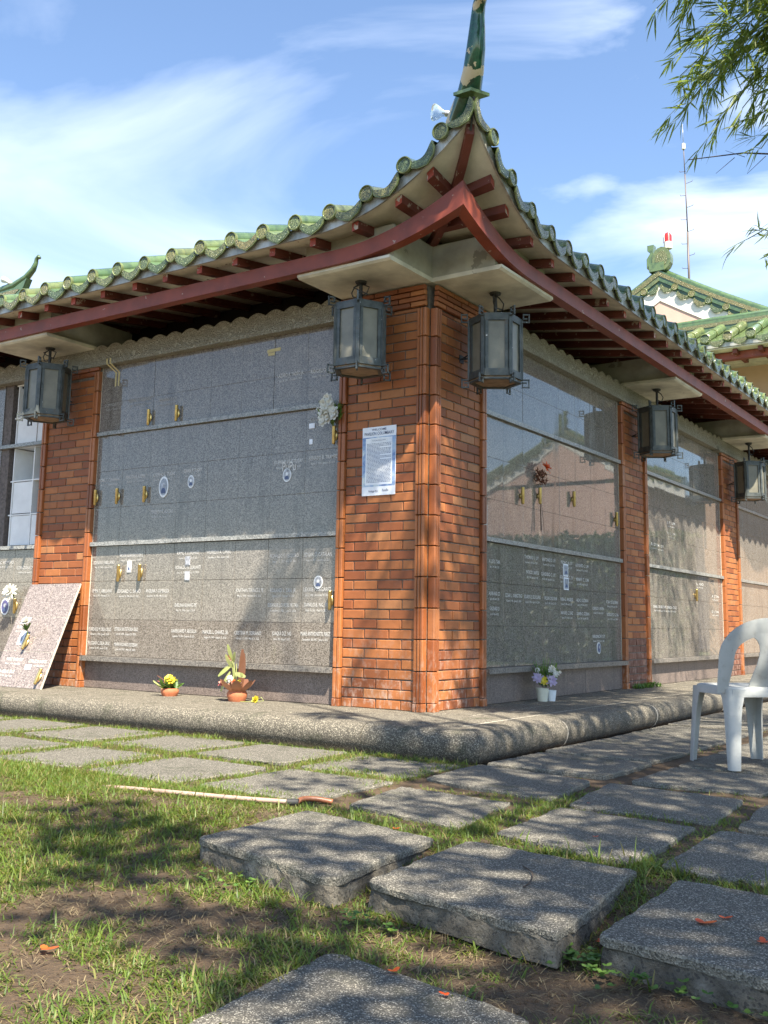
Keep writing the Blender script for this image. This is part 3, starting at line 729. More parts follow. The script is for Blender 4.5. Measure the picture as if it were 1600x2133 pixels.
# niche walls -------------------------------------------------------------
UPPER = [2.283, 2.552, 2.900]; MID = [1.280, 1.585, 1.918, 2.245]; LOW = [0.279, 0.596, 0.930, 1.241]
def panel(side, t0, t1, z0, z1, parent, n=-0.050, th=0.014, mat='granite', name='granite_panel'):
    mb = MB(); b = 0.0012; n2 = n+random.uniform(-.0006, .0006)
    if random.random() < .12: n2 += random.uniform(-.0015, .0015)
    tl = random.uniform(-.0005, .0005)
    f = lambda t, nn, z: P(side, t, nn + tl*(1 if t > (t0+t1)/2 else -1), z)
    v = [f(t0, n-th, z0), f(t1, n-th, z0), f(t1, n-th, z1), f(t0, n-th, z1), f(t0, n2-b, z0), f(t1, n2-b, z0), f(t1, n2-b, z1), f(t0, n2-b, z1),
         f(t0+b, n2, z0+b), f(t1-b, n2, z0+b), f(t1-b, n2, z1-b), f(t0+b, n2, z1-b)]
    mb.add(v, [(8, 9, 10, 11)] + [(i, (i+1) % 4, 4+(i+1) % 4, 4+i) for i in range(4)] + [(4+i, 4+(i+1) % 4, 8+(i+1) % 4, 8+i) for i in range(4)], mat)
    return mb.obj(name, parent)
def wavy_cornice(side, t0, t1, parent):
    mb = MB(); f = lambda a, b, d: P(side, a, d, b)
    mb.prism([(t0, 2.897), (t1, 2.897), (t1, 2.935), (t0, 2.935)], -0.10, 0.026, 'cornice', f)
    N = int((t1-t0)/0.0135); pts = []
    for i in range(N+1):
        t = t0+(t1-t0)*i/N; ph = ((t+0.83)/0.19) % 1.0
        b = abs(math.sin(math.pi*ph)); z = 3.052 + 0.040*b**0.8 + 0.006*math.sin(t*3.1)
        pts.append((t, z))
    v = []; 
    for d in (-0.035, 0.012):
        for t, z in pts: v += [P(side, t, d, 2.935), P(side, t, d-(0.004 if d > 0 else 0), z)]
    n = 2*(N+1); fa = []
    for i in range(N):
        a = 2*i; fa += [(a, a+2, a+3, a+1), (n+a+1, n+a+3, n+a+2, n+a), (a+1, a+3, n+a+3, n+a+1)]
    mb.add(v, fa, 'cornice'); mb.obj('wavy_cornice', parent)
def niche_wall(side, t0, t1, ncol, skip=None, cornice=(None, None)):
    f = lambda t, n, z: P(side, t, n, z)
    mb = MB()
    if skip is None: mb.box(t0, t1, -0.45, -0.0605, 0.0, 2.897, 'grout', f)
    else:
        mb.box(t0, skip[0], -0.45, -0.0605, 0.0, 2.897, 'grout', f); mb.box(skip[0], t1, -0.45, -0.0605, 0.0, 1.243, 'grout', f)
        mb.box(skip[0], t1, -0.62, -0.45, 1.243, 2.897, 'niche_white', f)
    w = mb.obj('niche_wall', pav)
    cw = (t1-t0)/ncol
    for rows, g in ((UPPER, 0.0006), (MID, 0.0007), (LOW, 0.0017)):
        for i in range(ncol):
            a, b = t0+i*cw, t0+(i+1)*cw
            if skip and rows is not LOW and b > skip[0]+.01: continue
            for z0, z1 in zip(rows[:-1], rows[1:]):
                wide = 0.0035 if (rows is UPPER and i in (2, 6)) else 0
                panel(side, a+g+(wide if i else 0.004), b-g-(0.006 if i == ncol-1 else 0), z0+g*.7, z1-g*.7, w)
    lo = 0.012
    for z0, z1, n1, mat, nm in ((2.247, 2.281, -0.018, 'ledge_stone', 'stone_ledge'), (1.243, 1.278, -0.018, 'ledge_stone', 'stone_ledge')):
        q = t0-0.008
        cuts = [t0+.002, t0+(t1-t0)*0.36, t0+(t1-t0)*0.73, t1-.002]
        for a, b in zip(cuts[:-1], cuts[1:]):
            mb = MB(); dn = random.uniform(-.003, .003); mb.box(a+.001, b-.001, -0.064, n1+dn, z0+random.uniform(-.002, .002), z1, mat, f); mb.obj(nm, w)
    mb = MB(); mb.box(t0+.002, t1-.002, -0.064, 0.020, 0.236, 0.277, 'sill_stone', f); mb.obj('sill', w)
    # low base course
    q = t0
    while q < t1-0.05:
        e = min(q+0.92, t1); panel(side, q+.0015, e-.0015, 0.006, 0.234, w, n=-0.048, th=0.016, mat='base_stone', name='base_panel'); q = e
    wavy_cornice(side, cornice[0] if cornice[0] else t0, cornice[1] if cornice[1] else t1, w)
    for a, b, c in ((t0+.001, t0+.006, -.046), (t1-.005, t1-.001, -.047)):
        mb = MB(); mb.box(a, b, -.0602, c, 0.28, 2.89, 'light_mortar', f); mb.obj('caulk_bead', w)
    return w
wallL = niche_wall('L', -3.602, -0.832, 8, cornice=(-7.0, -0.834))
wallLL = niche_wall('L', -7.1, -4.365, 8, skip=(-4.93, 0), cornice=(-7.09, -7.01))
wallR = niche_wall('R', -3.73, -0.834, 8, cornice=(-11.9, -0.834))
wallR2 = niche_wall('R', -7.30, -4.455, 8, cornice=(-7.1, -7.05))
wallR3 = niche_wall('R', -10.92, -8.06, 8, cornice=(-9.1, -9.05))
# open white niches left of the brick pillar
f = lambda t, n, z: P('L', t, n, z)
for z in (1.585, 1.918, 2.262, 2.552, 2.885): mb = MB(); mb.box(-4.90, -4.367, -0.45, -0.075, z-0.006, z+0.006, 'niche_white', f); mb.obj('niche_shelf', wallLL)
for t in (-4.86, -4.55):
    for za, zb in ((1.28, 1.579), (1.591, 1.912), (1.924, 2.245), (2.283, 2.546), (2.558, 2.878)):
        mb = MB(); mb.box(t-.006, t+.006, -0.45, -0.072, za, zb, 'niche_white', f); mb.obj('niche_divider', wallLL)
for t0, t1, za, zb in ((-4.85, -4.56, 1.29, 1.575), (-4.54, -4.37, 1.29, 1.575), (-4.85, -4.56, 1.60, 1.905), (-4.85, -4.56, 2.29, 2.54), (-4.54, -4.37, 2.29, 2.54)):
    mb = MB(); mb.box(t0, t1, -0.09, -0.082, za, zb, 'niche_white', f); mb.obj('niche_door', wallLL)
mb = MB(); mb.box(-4.93, -4.87, -0.62, -0.30, 1.245, 2.89, 'void_shade', f); mb.obj('shadow_gap', wallLL)  # dark strip: the shade inside the gap is painted on

# roof geometry -----------------------------------------------------------
def rise(t): return 0.29*max(0.0, t+0.6)**2.2
def gfall(n): return min(1.0, max(0.0, (n+0.35)/1.07))**1.15
SL = 0.36; SS = 0.14
def soffit(t, n): return 3.285 + rise(t)*gfall(n) + SS*(0.72-n)
def cover(t, n): return 3.36 + rise(t)*gfall(n) + SL*(0.74-n)
def brise(t): return 0.2*max(0.0, t+0.45)**2
TL, TR = -8.2, -13.0
roof = empty('roof', (0, 0, 3.3)); set_parent(roof, pav)
def sheet(side, zf, n0, n1, mat, name):
    mb = MB(); N = 22; T = TL if side == 'L' else TR
    ss = [0, .25, .45, .6, .7, .76, .8, .83, .86, .885, .91, .93, .95, .965, .98, .99, 1.0]
    v = []
    for i in range(N+1):
        n = n1 + (n0-n1)*i/N
        for q in ss:
            t = T + (n-T)*q; v.append(P(side, t, n, zf(t, n)))
    k = len(ss); mb.add(v, [(i*k+j, i*k+j+1, (i+1)*k+j+1, (i+1)*k+j) for i in range(N) for j in range(k-1)], mat)
    return mb.obj(name, roof, smooth=True, recalc=False)
for s in 'LR':
    sheet(s, soffit, 0.725, -0.74, 'cream_soffit', 'soffit_board'); sheet(s, cover, 0.74, -2.6, 'glaze_green', 'roof_cover')
# near-black backing behind the cornice; the loft's shade is in its colour
mb = MB(); mb.box(-7.2, -0.5, 0.72, 0.76, 2.9, 3.60, 'void_shade'); mb.box(-0.76, -0.72, 0.72, 12, 2.9, 3.60, 'void_shade')
mb.box(-7.2, -0.74, 0.1, 0.72, 2.86, 2.893, 'void_shade'); mb.box(-0.74, -0.1, 0.74, 12, 2.86, 2.893, 'void_shade'); mb.obj('loft_dark_backing', pav)
# fascia
def ribbon(side, t0, t1, n0, n1, zf0, zf1, mat, name, mitre=False, step=0.06):
    mb = MB(); N = max(2, int((t1-t0)/step)); v = []
    for i in range(N+1):
        u = i/N; u = 1-(1-u)**1.6
        for n, zf in ((n0, zf0), (n1, zf0), (n1, zf1), (n0, zf1)):
            te = n if mitre else t1; t = t0+(te-t0)*u; v.append(P(side, t, n, zf(t, n)))
    f = [(4*i+j, 4*i+(j+1) % 4, 4*i+4+(j+1) % 4, 4*i+4+j) for i in range(N) for j in range(4)] + [(0, 1, 2, 3), (4*N, 4*N+1, 4*N+2, 4*N+3)]
    mb.add(v, f, mat); return mb.obj(name, roof)
for s, T in (('L', TL), ('R', TR)):
    ribbon(s, T, 0.7, 0.722, 0.736, lambda t, n: soffit(t, .72)-0.004, lambda t, n: soffit(t, .72)+0.072, 'fascia_metal', 'fascia', True)
    ribbon(s, T, 0.5, 0.50, 0.585, lambda t, n: 3.100+brise(t), lambda t, n: 3.207+1.28*brise(t), 'red_paint', 'eave_beam', True)
# rafters
for s, T in (('L', TL), ('R', TR)):
    ts = [0.385, 0.150, -0.20]; q = -0.585
    while q > T: ts.append(q); q -= 0.366
    for t in ts:
        n1 = max(t+0.01, -0.70); mb = MB(); v = []; N = 6
        t += random.uniform(-.012, .012); out = 0.685+random.uniform(-.012, .012); w = 0.026
        for i in range(N+1):
            n = out+(n1-out)*i/N
            for dt, dz in ((-w, -.060), (w, -.060), (w, -.002), (-w, -.002)): v.append(P(s, t+dt, n, soffit(t+dt, n)+dz))
        mb.add(v, [(4*i+j, 4*i+(j+1) % 4, 4*i+4+(j+1) % 4, 4*i+4+j) for i in range(N) for j in range(4)] + [(4*N, 4*N+1, 4*N+2, 4*N+3)], 'red_rafter')
        mb.add(v[:4], [(0, 1, 2, 3)], 'red_end'); mb.obj('rafter', roof)
mb = MB(); v = []; N = 8; w = 0.019
for i in range(N+1):
    c = 0.70 - 0.95*i/N
    for d, dz in ((-w, -.070), (w, -.070), (w, .0), (-w, .0)): v.append((c+d, -c+d, soffit(c, c)+dz-0.004))
mb.add(v, [(4*i+j, 4*i+(j+1) % 4, 4*i+4+(j+1) % 4, 4*i+4+j) for i in range(N) for j in range(4)] + [(0, 1, 2, 3)], 'red_rafter'); mb.obj('hip_rafter', roof)
mb = MB(); mb.tube([(0.70, -0.70, soffit(.7, .7)-.05), (0.735, -0.735, soffit(.72, .72)+0.02), (0.755, -0.755, soffit(.74, .74)+0.10)], 0.008, 'black_iron', 6); mb.obj('tie_rod', roof)
# bracket slabs over the pillars
def bracket(side, t0, t1):
    f = lambda t, n, z: P(side, t, n, z); mb = MB()
    mb.box(t0+.03, t1-.004 if t1 > -.1 else t1-.03, -0.45, 0.497, 3.098, 3.34, 'grey_render', f)
    b = mb.obj('bracket', roof); mb = MB(); c = 0.018
    prof = [(-0.44, 3.068), (0.53, 3.068), (0.553, 3.080), (0.553, 3.099), (-0.44, 3.099)]
    mb.prism(prof, t0, t1, 'white_slab', lambda a, z, d: P(side, d, a, z)); mb.obj('bracket_slab', b)
bracket('L', -0.82, -0.012); bracket('R', -0.865, -0.012)
bracket('L', -4.50, -3.66); bracket('R', -4.66, -3.78); bracket('R', -8.25, -7.35); bracket('R', -11.8, -10.95)
mb = MB(); mb.box(-0.5, -0.012, 0.012, 0.5, 3.066, 3.36, 'grey_render'); mb.obj('bracket_core', roof)

# eave tiles -----------------------------------------------------------------
def barrel_mesh(L=1.0):
    mb = MB(); R = 0.056
    # half-open barrel running up the slope, local +Y out, so the tube goes to -Y and up
    pts = [(0, -L*i/6, SL*L*i/6*0.95) for i in range(7)]
    mb.tube([(0, 0.0, 0)] + pts[1:], [R*0.97]+[R]*6, 'glaze_green', 14, cap=False)
    prof = [(R*1.02, -0.012), (R*1.06, 0.0), (R*1.05, 0.012), (R*0.93, 0.014), (R*0.86, 0.006)]
    mb.lathe(prof, 'glaze_edge', 20, axis='Y')
    mb.lathe([(0.0, -.012), (R*0.88, -.012), (R*0.88, 0.0065), (R*0.5, 0.008), (0.0, 0.009)], 'glaze_relief', 20, axis='Y')
    me = mb.mesh('eave_tile', smooth=True); me.set_sharp_from_angle(angle=math.radians(40)); return me
def drip_mesh(L=0.78):
    mb = MB(); top = []; low = []; w = 0.112; N = 10
    for i in range(N+1):
        x = -w + 2*w*i/N; top.append((x, 0.012-0.050*max(0.0, math.cos(x/w*math.pi/2))**1.2))
    for x, z in ((0.113, -0.012), (0.103, -0.045), (0.072, -0.076), (0.038, -0.092), (0.0, -0.108), (-0.038, -0.092), (-0.072, -0.076), (-0.103, -0.045), (-0.113, -0.012)): low.append((x, z))
    o = top + low; mb.prism(o, 0.004, 0.016, 'glaze_edge', lambda a, b, d: (a, d + 0.10*b*0.25, b))
    o2 = [(x*0.90, (z+0.035)*0.86-0.036) for x, z in o]
    mb.prism(o2, 0.010, 0.0185, 'glaze_relief', lambda a, b, d: (a, d + 0.10*b*0.25, b))
    # pan tile behind it
    v = []
    for j in range(4):
        yy = 0.008-L/3*j
        for i in range(N+1): v.append((top[i][0], yy, top[i][1]+SL*L/3*j*0.95+0.002))
    mb.add(v, [(j*(N+1)+i, j*(N+1)+i+1, (j+1)*(N+1)+i+1, (j+1)*(N+1)+i) for j in range(3) for i in range(N)], 'glaze_green')
    return mb.mesh('drip_tile')
BMS = {L: barrel_mesh(L) for L in (0.2, 0.45, 0.7, 1.0)}; DMS = {L: drip_mesh(L) for L in (0.08, 0.35, 0.78)}
def BMf(t): return BMS[max([L for L in BMS if L <= max(0.2, 0.80-t)])]
def DMf(t): return DMS[max([L for L in DMS if L <= max(0.08, 0.74-t)])]
PITCH_T = 0.306
for s, T in (('L', -8.0), ('R', -12.8)):
    t = 0.515
    i = 0
    while t > T:
        sg = -1 if s == 'L' else 1
        e = 0.02; sl = (soffit(t+e, .72)-soffit(t-e, .72))/(2*e)
        n = 0.765 + random.uniform(-.006, .006)
        ang = -math.atan(sl)*sg
        o = inst('eave_tile', BMf(t), P(s, t, n, soffit(t, .72)+0.108+random.uniform(-.005, .005)), (random.uniform(-.02, .02), ang, ROT[s]+random.uniform(-.03, .03)), roof)
        t2 = t - PITCH_T/2
        sl2 = (soffit(t2+e, .72)-soffit(t2-e, .72))/(2*e)
        inst('drip_tile', DMf(t2), P(s, t2, 0.757+random.uniform(-.004, .004), soffit(t2, .72)+0.094+random.uniform(-.004, .004)), (random.uniform(-.03, .03), -math.atan(sl2)*sg+random.uniform(-.03, .03), ROT[s]+random.uniform(-.03, .03)), roof)
        t -= PITCH_T*(0.9 if t > 0.3 else 1.0); i += 1
    # last pan tile beside the hip
    t2 = 0.655; sl2 = (soffit(t2+.02, .72)-soffit(t2-.02, .72))/.04
    inst('drip_tile', DMf(t2), P(s, t2, 0.757, soffit(t2, .72)+0.094), (0, -math.atan(sl2)*(-1 if s == 'L' else 1), ROT[s]), roof)
# hip ridge and its upturned horn
mb = MB(); hp = [(-1.2, 4.05, .09), (-0.5, 3.80, .09), (0.1, 3.66, .09), (0.36, 3.74, .10), (0.54, 3.90, .106), (0.68, 4.02, .078), (0.745, 4.12, .068), (0.785, 4.24, .062), (0.803, 4.35, .053), (0.815, 4.44, .045), (0.835, 4.50, .042), (0.875, 4.535, .040), (0.925, 4.54, .042), (0.945, 4.535, .03)]
mb.tube([(c, -c, z) for c, z, r in hp], [r for c, z, r in hp], 'horn_glaze', 18); mb.obj('ridge_horn', roof, smooth=True)
mb = MB(); mb.tube([(c-.02-0.055, -c+.02+0.055, z+.02) for c, z, r in hp[3:11]], [r*0.34 for c, z, r in hp[3:11]], 'horn_glaze', 10)
mb.tube([(c+.03, -c-.03, z-.075) for c, z, r in hp[:5]], [.07]*5, 'glaze_green', 10); mb.obj('ridge_base', roof, smooth=True)
mb = MB(); mb.prism([(-.085, -.085), (.10, -.085), (.10, .10), (-.085, .10)], 0, 0.022, 'glaze_green', lambda a, b, d: (0.715+a*.7+b*.35, -0.715+b*.7+a*.0-.02, soffit(.72, .72)+0.142+d)); mb.obj('hip_cap', roof)

def wall_of(side, t):
    if side == 'L': return wallL if t > -3.7 else wallLL
    return wallR if t > -3.8 else (wallR2 if t > -7.4 else wallR3)
for (side, t, z, w, s), d in zip(INS, INS_DATE):
    mat = 'white_letter' if (z < 1.3 or random.random() < .6) else 'faint_letter'
    h = 0.030
    me = join_meshes('inscription', [(text_mesh(s, w, h, mat), (0, 0)), (text_mesh(d, w*0.86, 0.017, mat), (0, -0.042))], mat)
    inst('inscription', me, P(side, t, -0.0478, z), TXROT[side], wall_of(side, t))
inst('inscription', text_mesh('PuPu', 0.135, 0.075, 'white_letter'), P('L', -1.335, -0.044, 1.805), TXROT['L'], wallL)

# brass flower tubes screwed to the niche fronts
mb = MB(); mb.lathe([(0.0, -0.07), (0.009, -0.07), (0.0135, -0.06), (0.0145, 0.066), (0.016, 0.072), (0.013, 0.072), (0.012, 0.0), (0.0, 0.0)], 'brass', 12, at=(0, 0.030, 0))
mb.prism([(-0.004+0.030*math.sin(math.radians(a)), 0.045*math.cos(math.radians(a))) for a in range(0, 181, 20)], 0.002, 0.008, 'brass', lambda a, b, d: (-a, d+.012, b))
mb.box(-0.006, 0.006, 0.0, 0.02, -0.02, 0.02, 'brass')
VM = mb.mesh('brass_vase', smooth=True)
VASES = [("L",-2.930,2.357),("L",-2.587,2.360),("L",-3.568,1.681),("L",-3.282,1.678),("L",-2.933,1.675),("L",-0.884,2.012),("L",-3.206,0.993),("L",-2.940,0.997),("L",-0.883,0.762),("R",-1.490,1.664),("R",-1.821,1.701),("R",-2.541,1.752),("R",-3.588,1.665),("R",-6.129,0.995),("L",-4.62,0.705)]
for s, t, z in VASES: inst('brass_vase', VM, P(s, t, -0.05, z), (0, 0, ROT[s]), wall_of(s, t))

# porcelain portraits and small cards stuck to the niches
def plaque(name, side, t, z, w, h, oval, rim, face, parent, n=-0.050, th=0.006):
    f = lambda a, b, d: P(side, t+a, n+d, z+b); mb = MB()
    def ol(k):
        if oval: return [(w/2*k*math.cos(2*math.pi*i/20), h/2*k*math.sin(2*math.pi*i/20)) for i in range(20)]
        return [(-w/2*k, -h/2*k), (w/2*k, -h/2*k), (w/2*k, h/2*k), (-w/2*k, h/2*k)]
    mb.prism(ol(1.0), 0.0005, th, rim, f); mb.prism(ol(0.80), th*0.5, th+0.0012, face, f)
    # head and shoulders of the little portrait
    if oval or h > 0.09:
        mb.prism([(0.16*w*math.cos(2*math.pi*i/12), 0.08*h+0.13*h*math.sin(2*math.pi*i/12)) for i in range(12)], th, th+0.0022, 'photo_grey' if face != 'photo_grey' else 'porcelain', f)
        mb.prism([(-0.26*w, -0.30*h), (0.26*w, -0.30*h), (0.20*w, -0.12*h), (0.07*w, -0.05*h), (-0.07*w, -0.05*h), (-0.20*w, -0.12*h)], th, th+0.002, 'ink', f)
    return mb.obj(name, parent)
plaque('portrait_plaque', 'L', -2.723, 1.731, 0.115, 0.185, True, 'porcelain', 'photo_blue', wallL)
plaque('portrait_plaque', 'L', -2.399, 1.756, 0.075, 0.11, True, 'porcelain', 'photo_grey', wallL)
plaque('portrait_plaque', 'L', -1.354, 1.740, 0.085, 0.11, True, 'porcelain', 'photo_grey', wallL)
plaque('portrait_card', 'L', -3.10, 1.054, 0.05, 0.10, False, 'porcelain', 'paper', wallL)
plaque('portrait_card', 'L', -2.395, 1.09, 0.055, 0.075, False, 'photo_grey', 'photo_grey', wallL)
plaque('portrait_card', 'L', -2.393, 0.965, 0.055, 0.075, False, 'photo_grey', 'paper', wallL)
plaque('portrait_plaque', 'L', -1.016, 0.90, 0.085, 0.10, True, 'porcelain', 'photo_grey', wallL)
plaque('paper_note', 'L', -1.119, 2.111, 0.055, 0.04, False, 'paper', 'paper', wallL)
plaque('paper_note', 'L', -1.124, 1.986, 0.03, 0.04, False, 'paper', 'paper', wallL)
plaque('portrait_card', 'R', -2.396, 1.097, 0.10, 0.11, False, 'paper', 'photo_blue', wallR)
plaque('portrait_card', 'R', -2.403, 0.978, 0.10, 0.11, False, 'paper', 'photo_blue', wallR)
plaque('portrait_plaque', 'R', -3.136, 0.405, 0.085, 0.11, True, 'porcelain', 'ink', wallR)
plaque('portrait_plaque', 'L', -4.80, 0.70, 0.13, 0.16, True, 'porcelain', 'violet_plaque', wallLL)
for s, t, z, w, h, r in (('L', -1.535, 2.775, 0.14, 0.026, 0.04), ('L', -1.56, 2.748, 0.07, 0.024, 0.0)):
    mb = MB(); mb.prism([(-w/2, -h/2), (w/2, -h/2+r*w), (w/2, h/2+r*w), (-w/2, h/2)], 0.0, 0.0016, 'masking_tape', lambda a, b, d: P(s, t+a, -0.0492+d, z+b)); mb.obj('masking_tape', wallL)
for q in (0.0, 0.045):
    mb = MB(); pts = [(-3.46+q, .030, 2.95), (-3.455+q, .0302, 2.90), (-3.415+q*.9, -.047, 2.83), (-3.415+q*.9, -.0475, 2.70)]; v = []
    for t, n, z in pts: v += [P('L', t-.010, n+.001, z), P('L', t+.010, n+.001, z)]
    mb.add(v, [(2*i, 2*i+1, 2*i+3, 2*i+2) for i in range(3)], 'masking_tape'); mb.obj('masking_tape', wallL, recalc=False)

# notice on the corner pillar ------------------------------------------------
po = tag(empty('notice_poster', P('L', -0.464, -0.02, 1.53)), 'white and blue welcome notice with fine print on the corner pillar', 'poster')
f = lambda a, b, d: P('L', -0.464+a, -0.0235+d, 1.783+b)
mb = MB(); mb.prism([(-.147, -.256), (.147, -.256), (.150, .256), (-.150, .256)], 0.0, 0.004, 'paper', f); mb.obj('board', po)
mb = MB(); mb.prism([(-.145, -.190), (.145, -.190), (.147, .180), (-.147, .180)], 0.0041, 0.0046, 'poster_blue', f); mb.obj('blue_border', po)
mb = MB(); mb.prism([(-.118, -.178), (.118, -.178), (.118, .172), (-.118, .172)], 0.0047, 0.0052, 'poster_panel', f); mb.obj('text_panel', po)
mb = MB(); r = random.Random(3); zz = 0.128; row = 0
for a, b in ((-0.072, -.071), (0.071, .072)): mb.prism([(a, .141), (b, .141), (b, .163), (a, .163)], .0053, .0056, 'ink', f)
for a in (.141, .1625): mb.prism([(-.072, a), (.072, a), (.072, a+.0007), (-.072, a+.0007)], .0053, .0056, 'ink', f)
lines = [0.128-0.0096*i for i in range(31)]
for i, z in enumerate(lines):
    if i in (3, 9, 12): endx = -0.03 + r.random()*0.06
    else: endx = 0.108
    x = -0.108
    while x < endx-.004:
        w = r.uniform(.006, .018); e = min(x+w, endx); mb.prism([(x, z), (e, z), (e, z+.0042), (x, z+.0042)], .0053, .0056, 'ink', f); x = e+.0035
o = mb.obj('fine_print', po); o['kind'] = 'stuff'
for s, w, h, dx, dz in (('WELCOME', 0.13, 0.017, 0, 0.234), ('PAVILION COLUMBARY', 0.262, 0.024, 0, 0.204), ('RULES AND REGULATIONS', 0.12, 0.009, 0, 0.152), ('Heritage Park', 0.085, 0.017, -0.045, -0.224), ('Rancillo', 0.055, 0.018, 0.062, -0.221)):
    q = f(dx, dz, 0.0062); inst('lettering', text_mesh(s, w, h, 'ink'), q, TXROT['L'], po)

# ------------------------------------------------------------------ lanterns
def lantern_parts():
    R, H = 0.192, 0.46; hx = lambda r, k: (r*math.cos(math.radians(60*k)), r*math.sin(math.radians(60*k)))
    # local +Y faces out of the wall; a face normal lies on +Y, so corners sit at 0, 60, 120 degrees
    parts = {}
    mb = MB()
    for k in range(6):
        x, y = hx(R, k); x2, y2 = hx(R, k+1)
        mb.bar((x, y, -H), (x, y, 0.0), 0.026, 0.026, 'lantern_metal', up=(x, y, 0))
        for z, h in ((-0.022, 0.044), (-H+0.026, 0.052)):
            mb.bar((x, y, z), (x2, y2, z), h, 0.020, 'lantern_metal', up=(-(y2-y), x2-x, 0))
        # thin inner stiles
        for q in (0.13, 0.87):
            a = (x+(x2-x)*q, y+(y2-y)*q); mb.bar((*a, -H+.04), (*a, -.03), 0.022, 0.014, 'lantern_metal', up=((x+x2), (y+y2), 0))
    parts['frame'] = mb.mesh('frame')
    for k in range(6):
        mb = MB(); x, y = hx(R*.965, k); x2, y2 = hx(R*.965, k+1); a = 0.10; q = [(x+(x2-x)*a, y+(y2-y)*a), (x+(x2-x)*(1-a), y+(y2-y)*(1-a))]; ins = 0.97
        v = [(*q[0], -H+.03), (*q[1], -H+.03), (*q[1], -.02), (*q[0], -.02)]; v += [(x*ins, y*ins, z) for x, y, z in v]
        mb.add(v, [(0, 1, 2, 3), (7, 6, 5, 4), (0, 4, 5, 1), (1, 5, 6, 2), (2, 6, 7, 3), (3, 7, 4, 0)], 'lantern_pane'); parts['pane%d' % k] = mb.mesh('pane')
    mb = MB(); o = [hx(R*1.03, k) for k in range(6)]
    mb.prism(o, -0.004, 0.012, 'lantern_metal', lambda a, b, d: (a, b, d)); mb.prism([hx(R*.5, k) for k in range(6)], 0.012, 0.03, 'lantern_metal', lambda a, b, d: (a, b, d)); parts['top_plate'] = mb.mesh('top_plate')
    mb = MB(); mb.prism([hx(R*.98, k) for k in range(6)], -H-.016, -H+.002, 'lantern_bottom', lambda a, b, d: (a, b, d))
    for k in range(6): 
        x, y = hx(R*.92, k); x2, y2 = hx(R*.92, k+1); mb.bar((x, y, -H-.018), (x2, y2, -H-.018), 0.035, 0.012, 'lantern_metal')
    parts['bottom_plate'] = mb.mesh('bottom_plate')
    W = 0.012
    for k in range(6):
        ca, sa = math.cos(math.radians(60*k)), math.sin(math.radians(60*k))
        for z0, sg in ((-0.012, 1), (-H+0.005, -1)):
            mb = MB(); path = [(R, z0), (R+.060, z0), (R+.060, z0+sg*0.058), (R+.018, z0+sg*0.058), (R+.018, z0+sg*0.026), (R+.040, z0+sg*0.026)]
            if sg < 0: path = [(R, z0), (R+.055, z0), (R+.055, z0-0.056), (R+.008, z0-0.056), (R+.008, z0-.022), (R+.034, z0-.022)]
            for (r0, a), (r1, b) in zip(path[:-1], path[1:]):
                d = Vector((r1-r0, b-a)).normalized()*W/2
                mb.bar(((r0-d.x)*ca, (r0-d.x)*sa, a-d.y), ((r1+d.x)*ca, (r1+d.x)*sa, b+d.y), 0.009, W, 'lantern_metal', up=(-sa, ca, 0))
            parts['scroll%d%d' % (k, sg)] = mb.mesh('scroll')
    mb = MB(); mb.tube([(0, 0, 0.02), (0, 0, 0.215)], 0.013, 'black_iron', 8); mb.lathe([(0.0, .205), (0.045, .205), (0.04, .190), (0.016, .180)], 'black_iron', 12)
    mb.tube([(0.01, 0, .19), (0.05, .01, .17), (0.07, .02, .12), (0.045, .02, .075), (0.012, 0, .08)], 0.005, 'black_iron', 5)
    mb.tube([(-0.01, 0, .185), (-0.06, -.02, .16), (-0.045, -.01, .11), (-0.012, 0, .10), (-.05, .03, .09)], 0.005, 'black_iron', 5)
    mb.tube([(0, .01, .18), (0.03, .05, .15), (-0.02, .06, .12), (-.08, .02, .085)], 0.005, 'black_iron', 5); parts['hanger'] = mb.mesh('hanger')
    mb = MB(); mb.bar((0, -.18, -.26), (0, -.285, -.26), 0.012, 0.012, 'black_iron'); mb.bar((0.05, -.17, -.235), (0, -.285, -.26), 0.008, 0.008, 'black_iron'); mb.box(-.03, .03, -.292, -.283, -.29, -.23, 'black_iron'); parts['wall_stay'] = mb.mesh('wall_stay')
    return parts
LP = lantern_parts()
LANT = [('L', -0.455, 0.262, 2.868, 'hexagonal grey metal lantern hanging before the poster side of the corner pillar'),
        ('R', -0.470, 0.262, 2.852, 'hexagonal grey metal lantern hanging on the shaded right face of the corner pillar'),
        ('L', -3.985, 0.255, 2.875, 'hexagonal grey metal lantern above the leaning granite slab, farthest left'),
        ('R', -4.10, 0.245, 2.850, 'hexagonal grey metal lantern at the second brick pillar of the right facade'),
        ('R', -7.715, 0.25, 2.785, 'hexagonal grey metal lantern near the right picture edge, behind the chair')]
for s, t, n, z, lab in LANT:
    L = tag(empty('hanging_lantern', P(s, t, n, z)), lab, 'lantern', 'hexagonal lanterns under the eaves')
    L.rotation_euler = (0, 0, ROT[s]+random.uniform(-.02, .02))
    bpy.context.view_layer.update()
    for kk, me in LP.items():
        o = bpy.data.objects.new(me.name, me); link(o); o.parent = L
        if kk == 'hanger': o.scale = (1, 1, (3.068-z)/0.205)

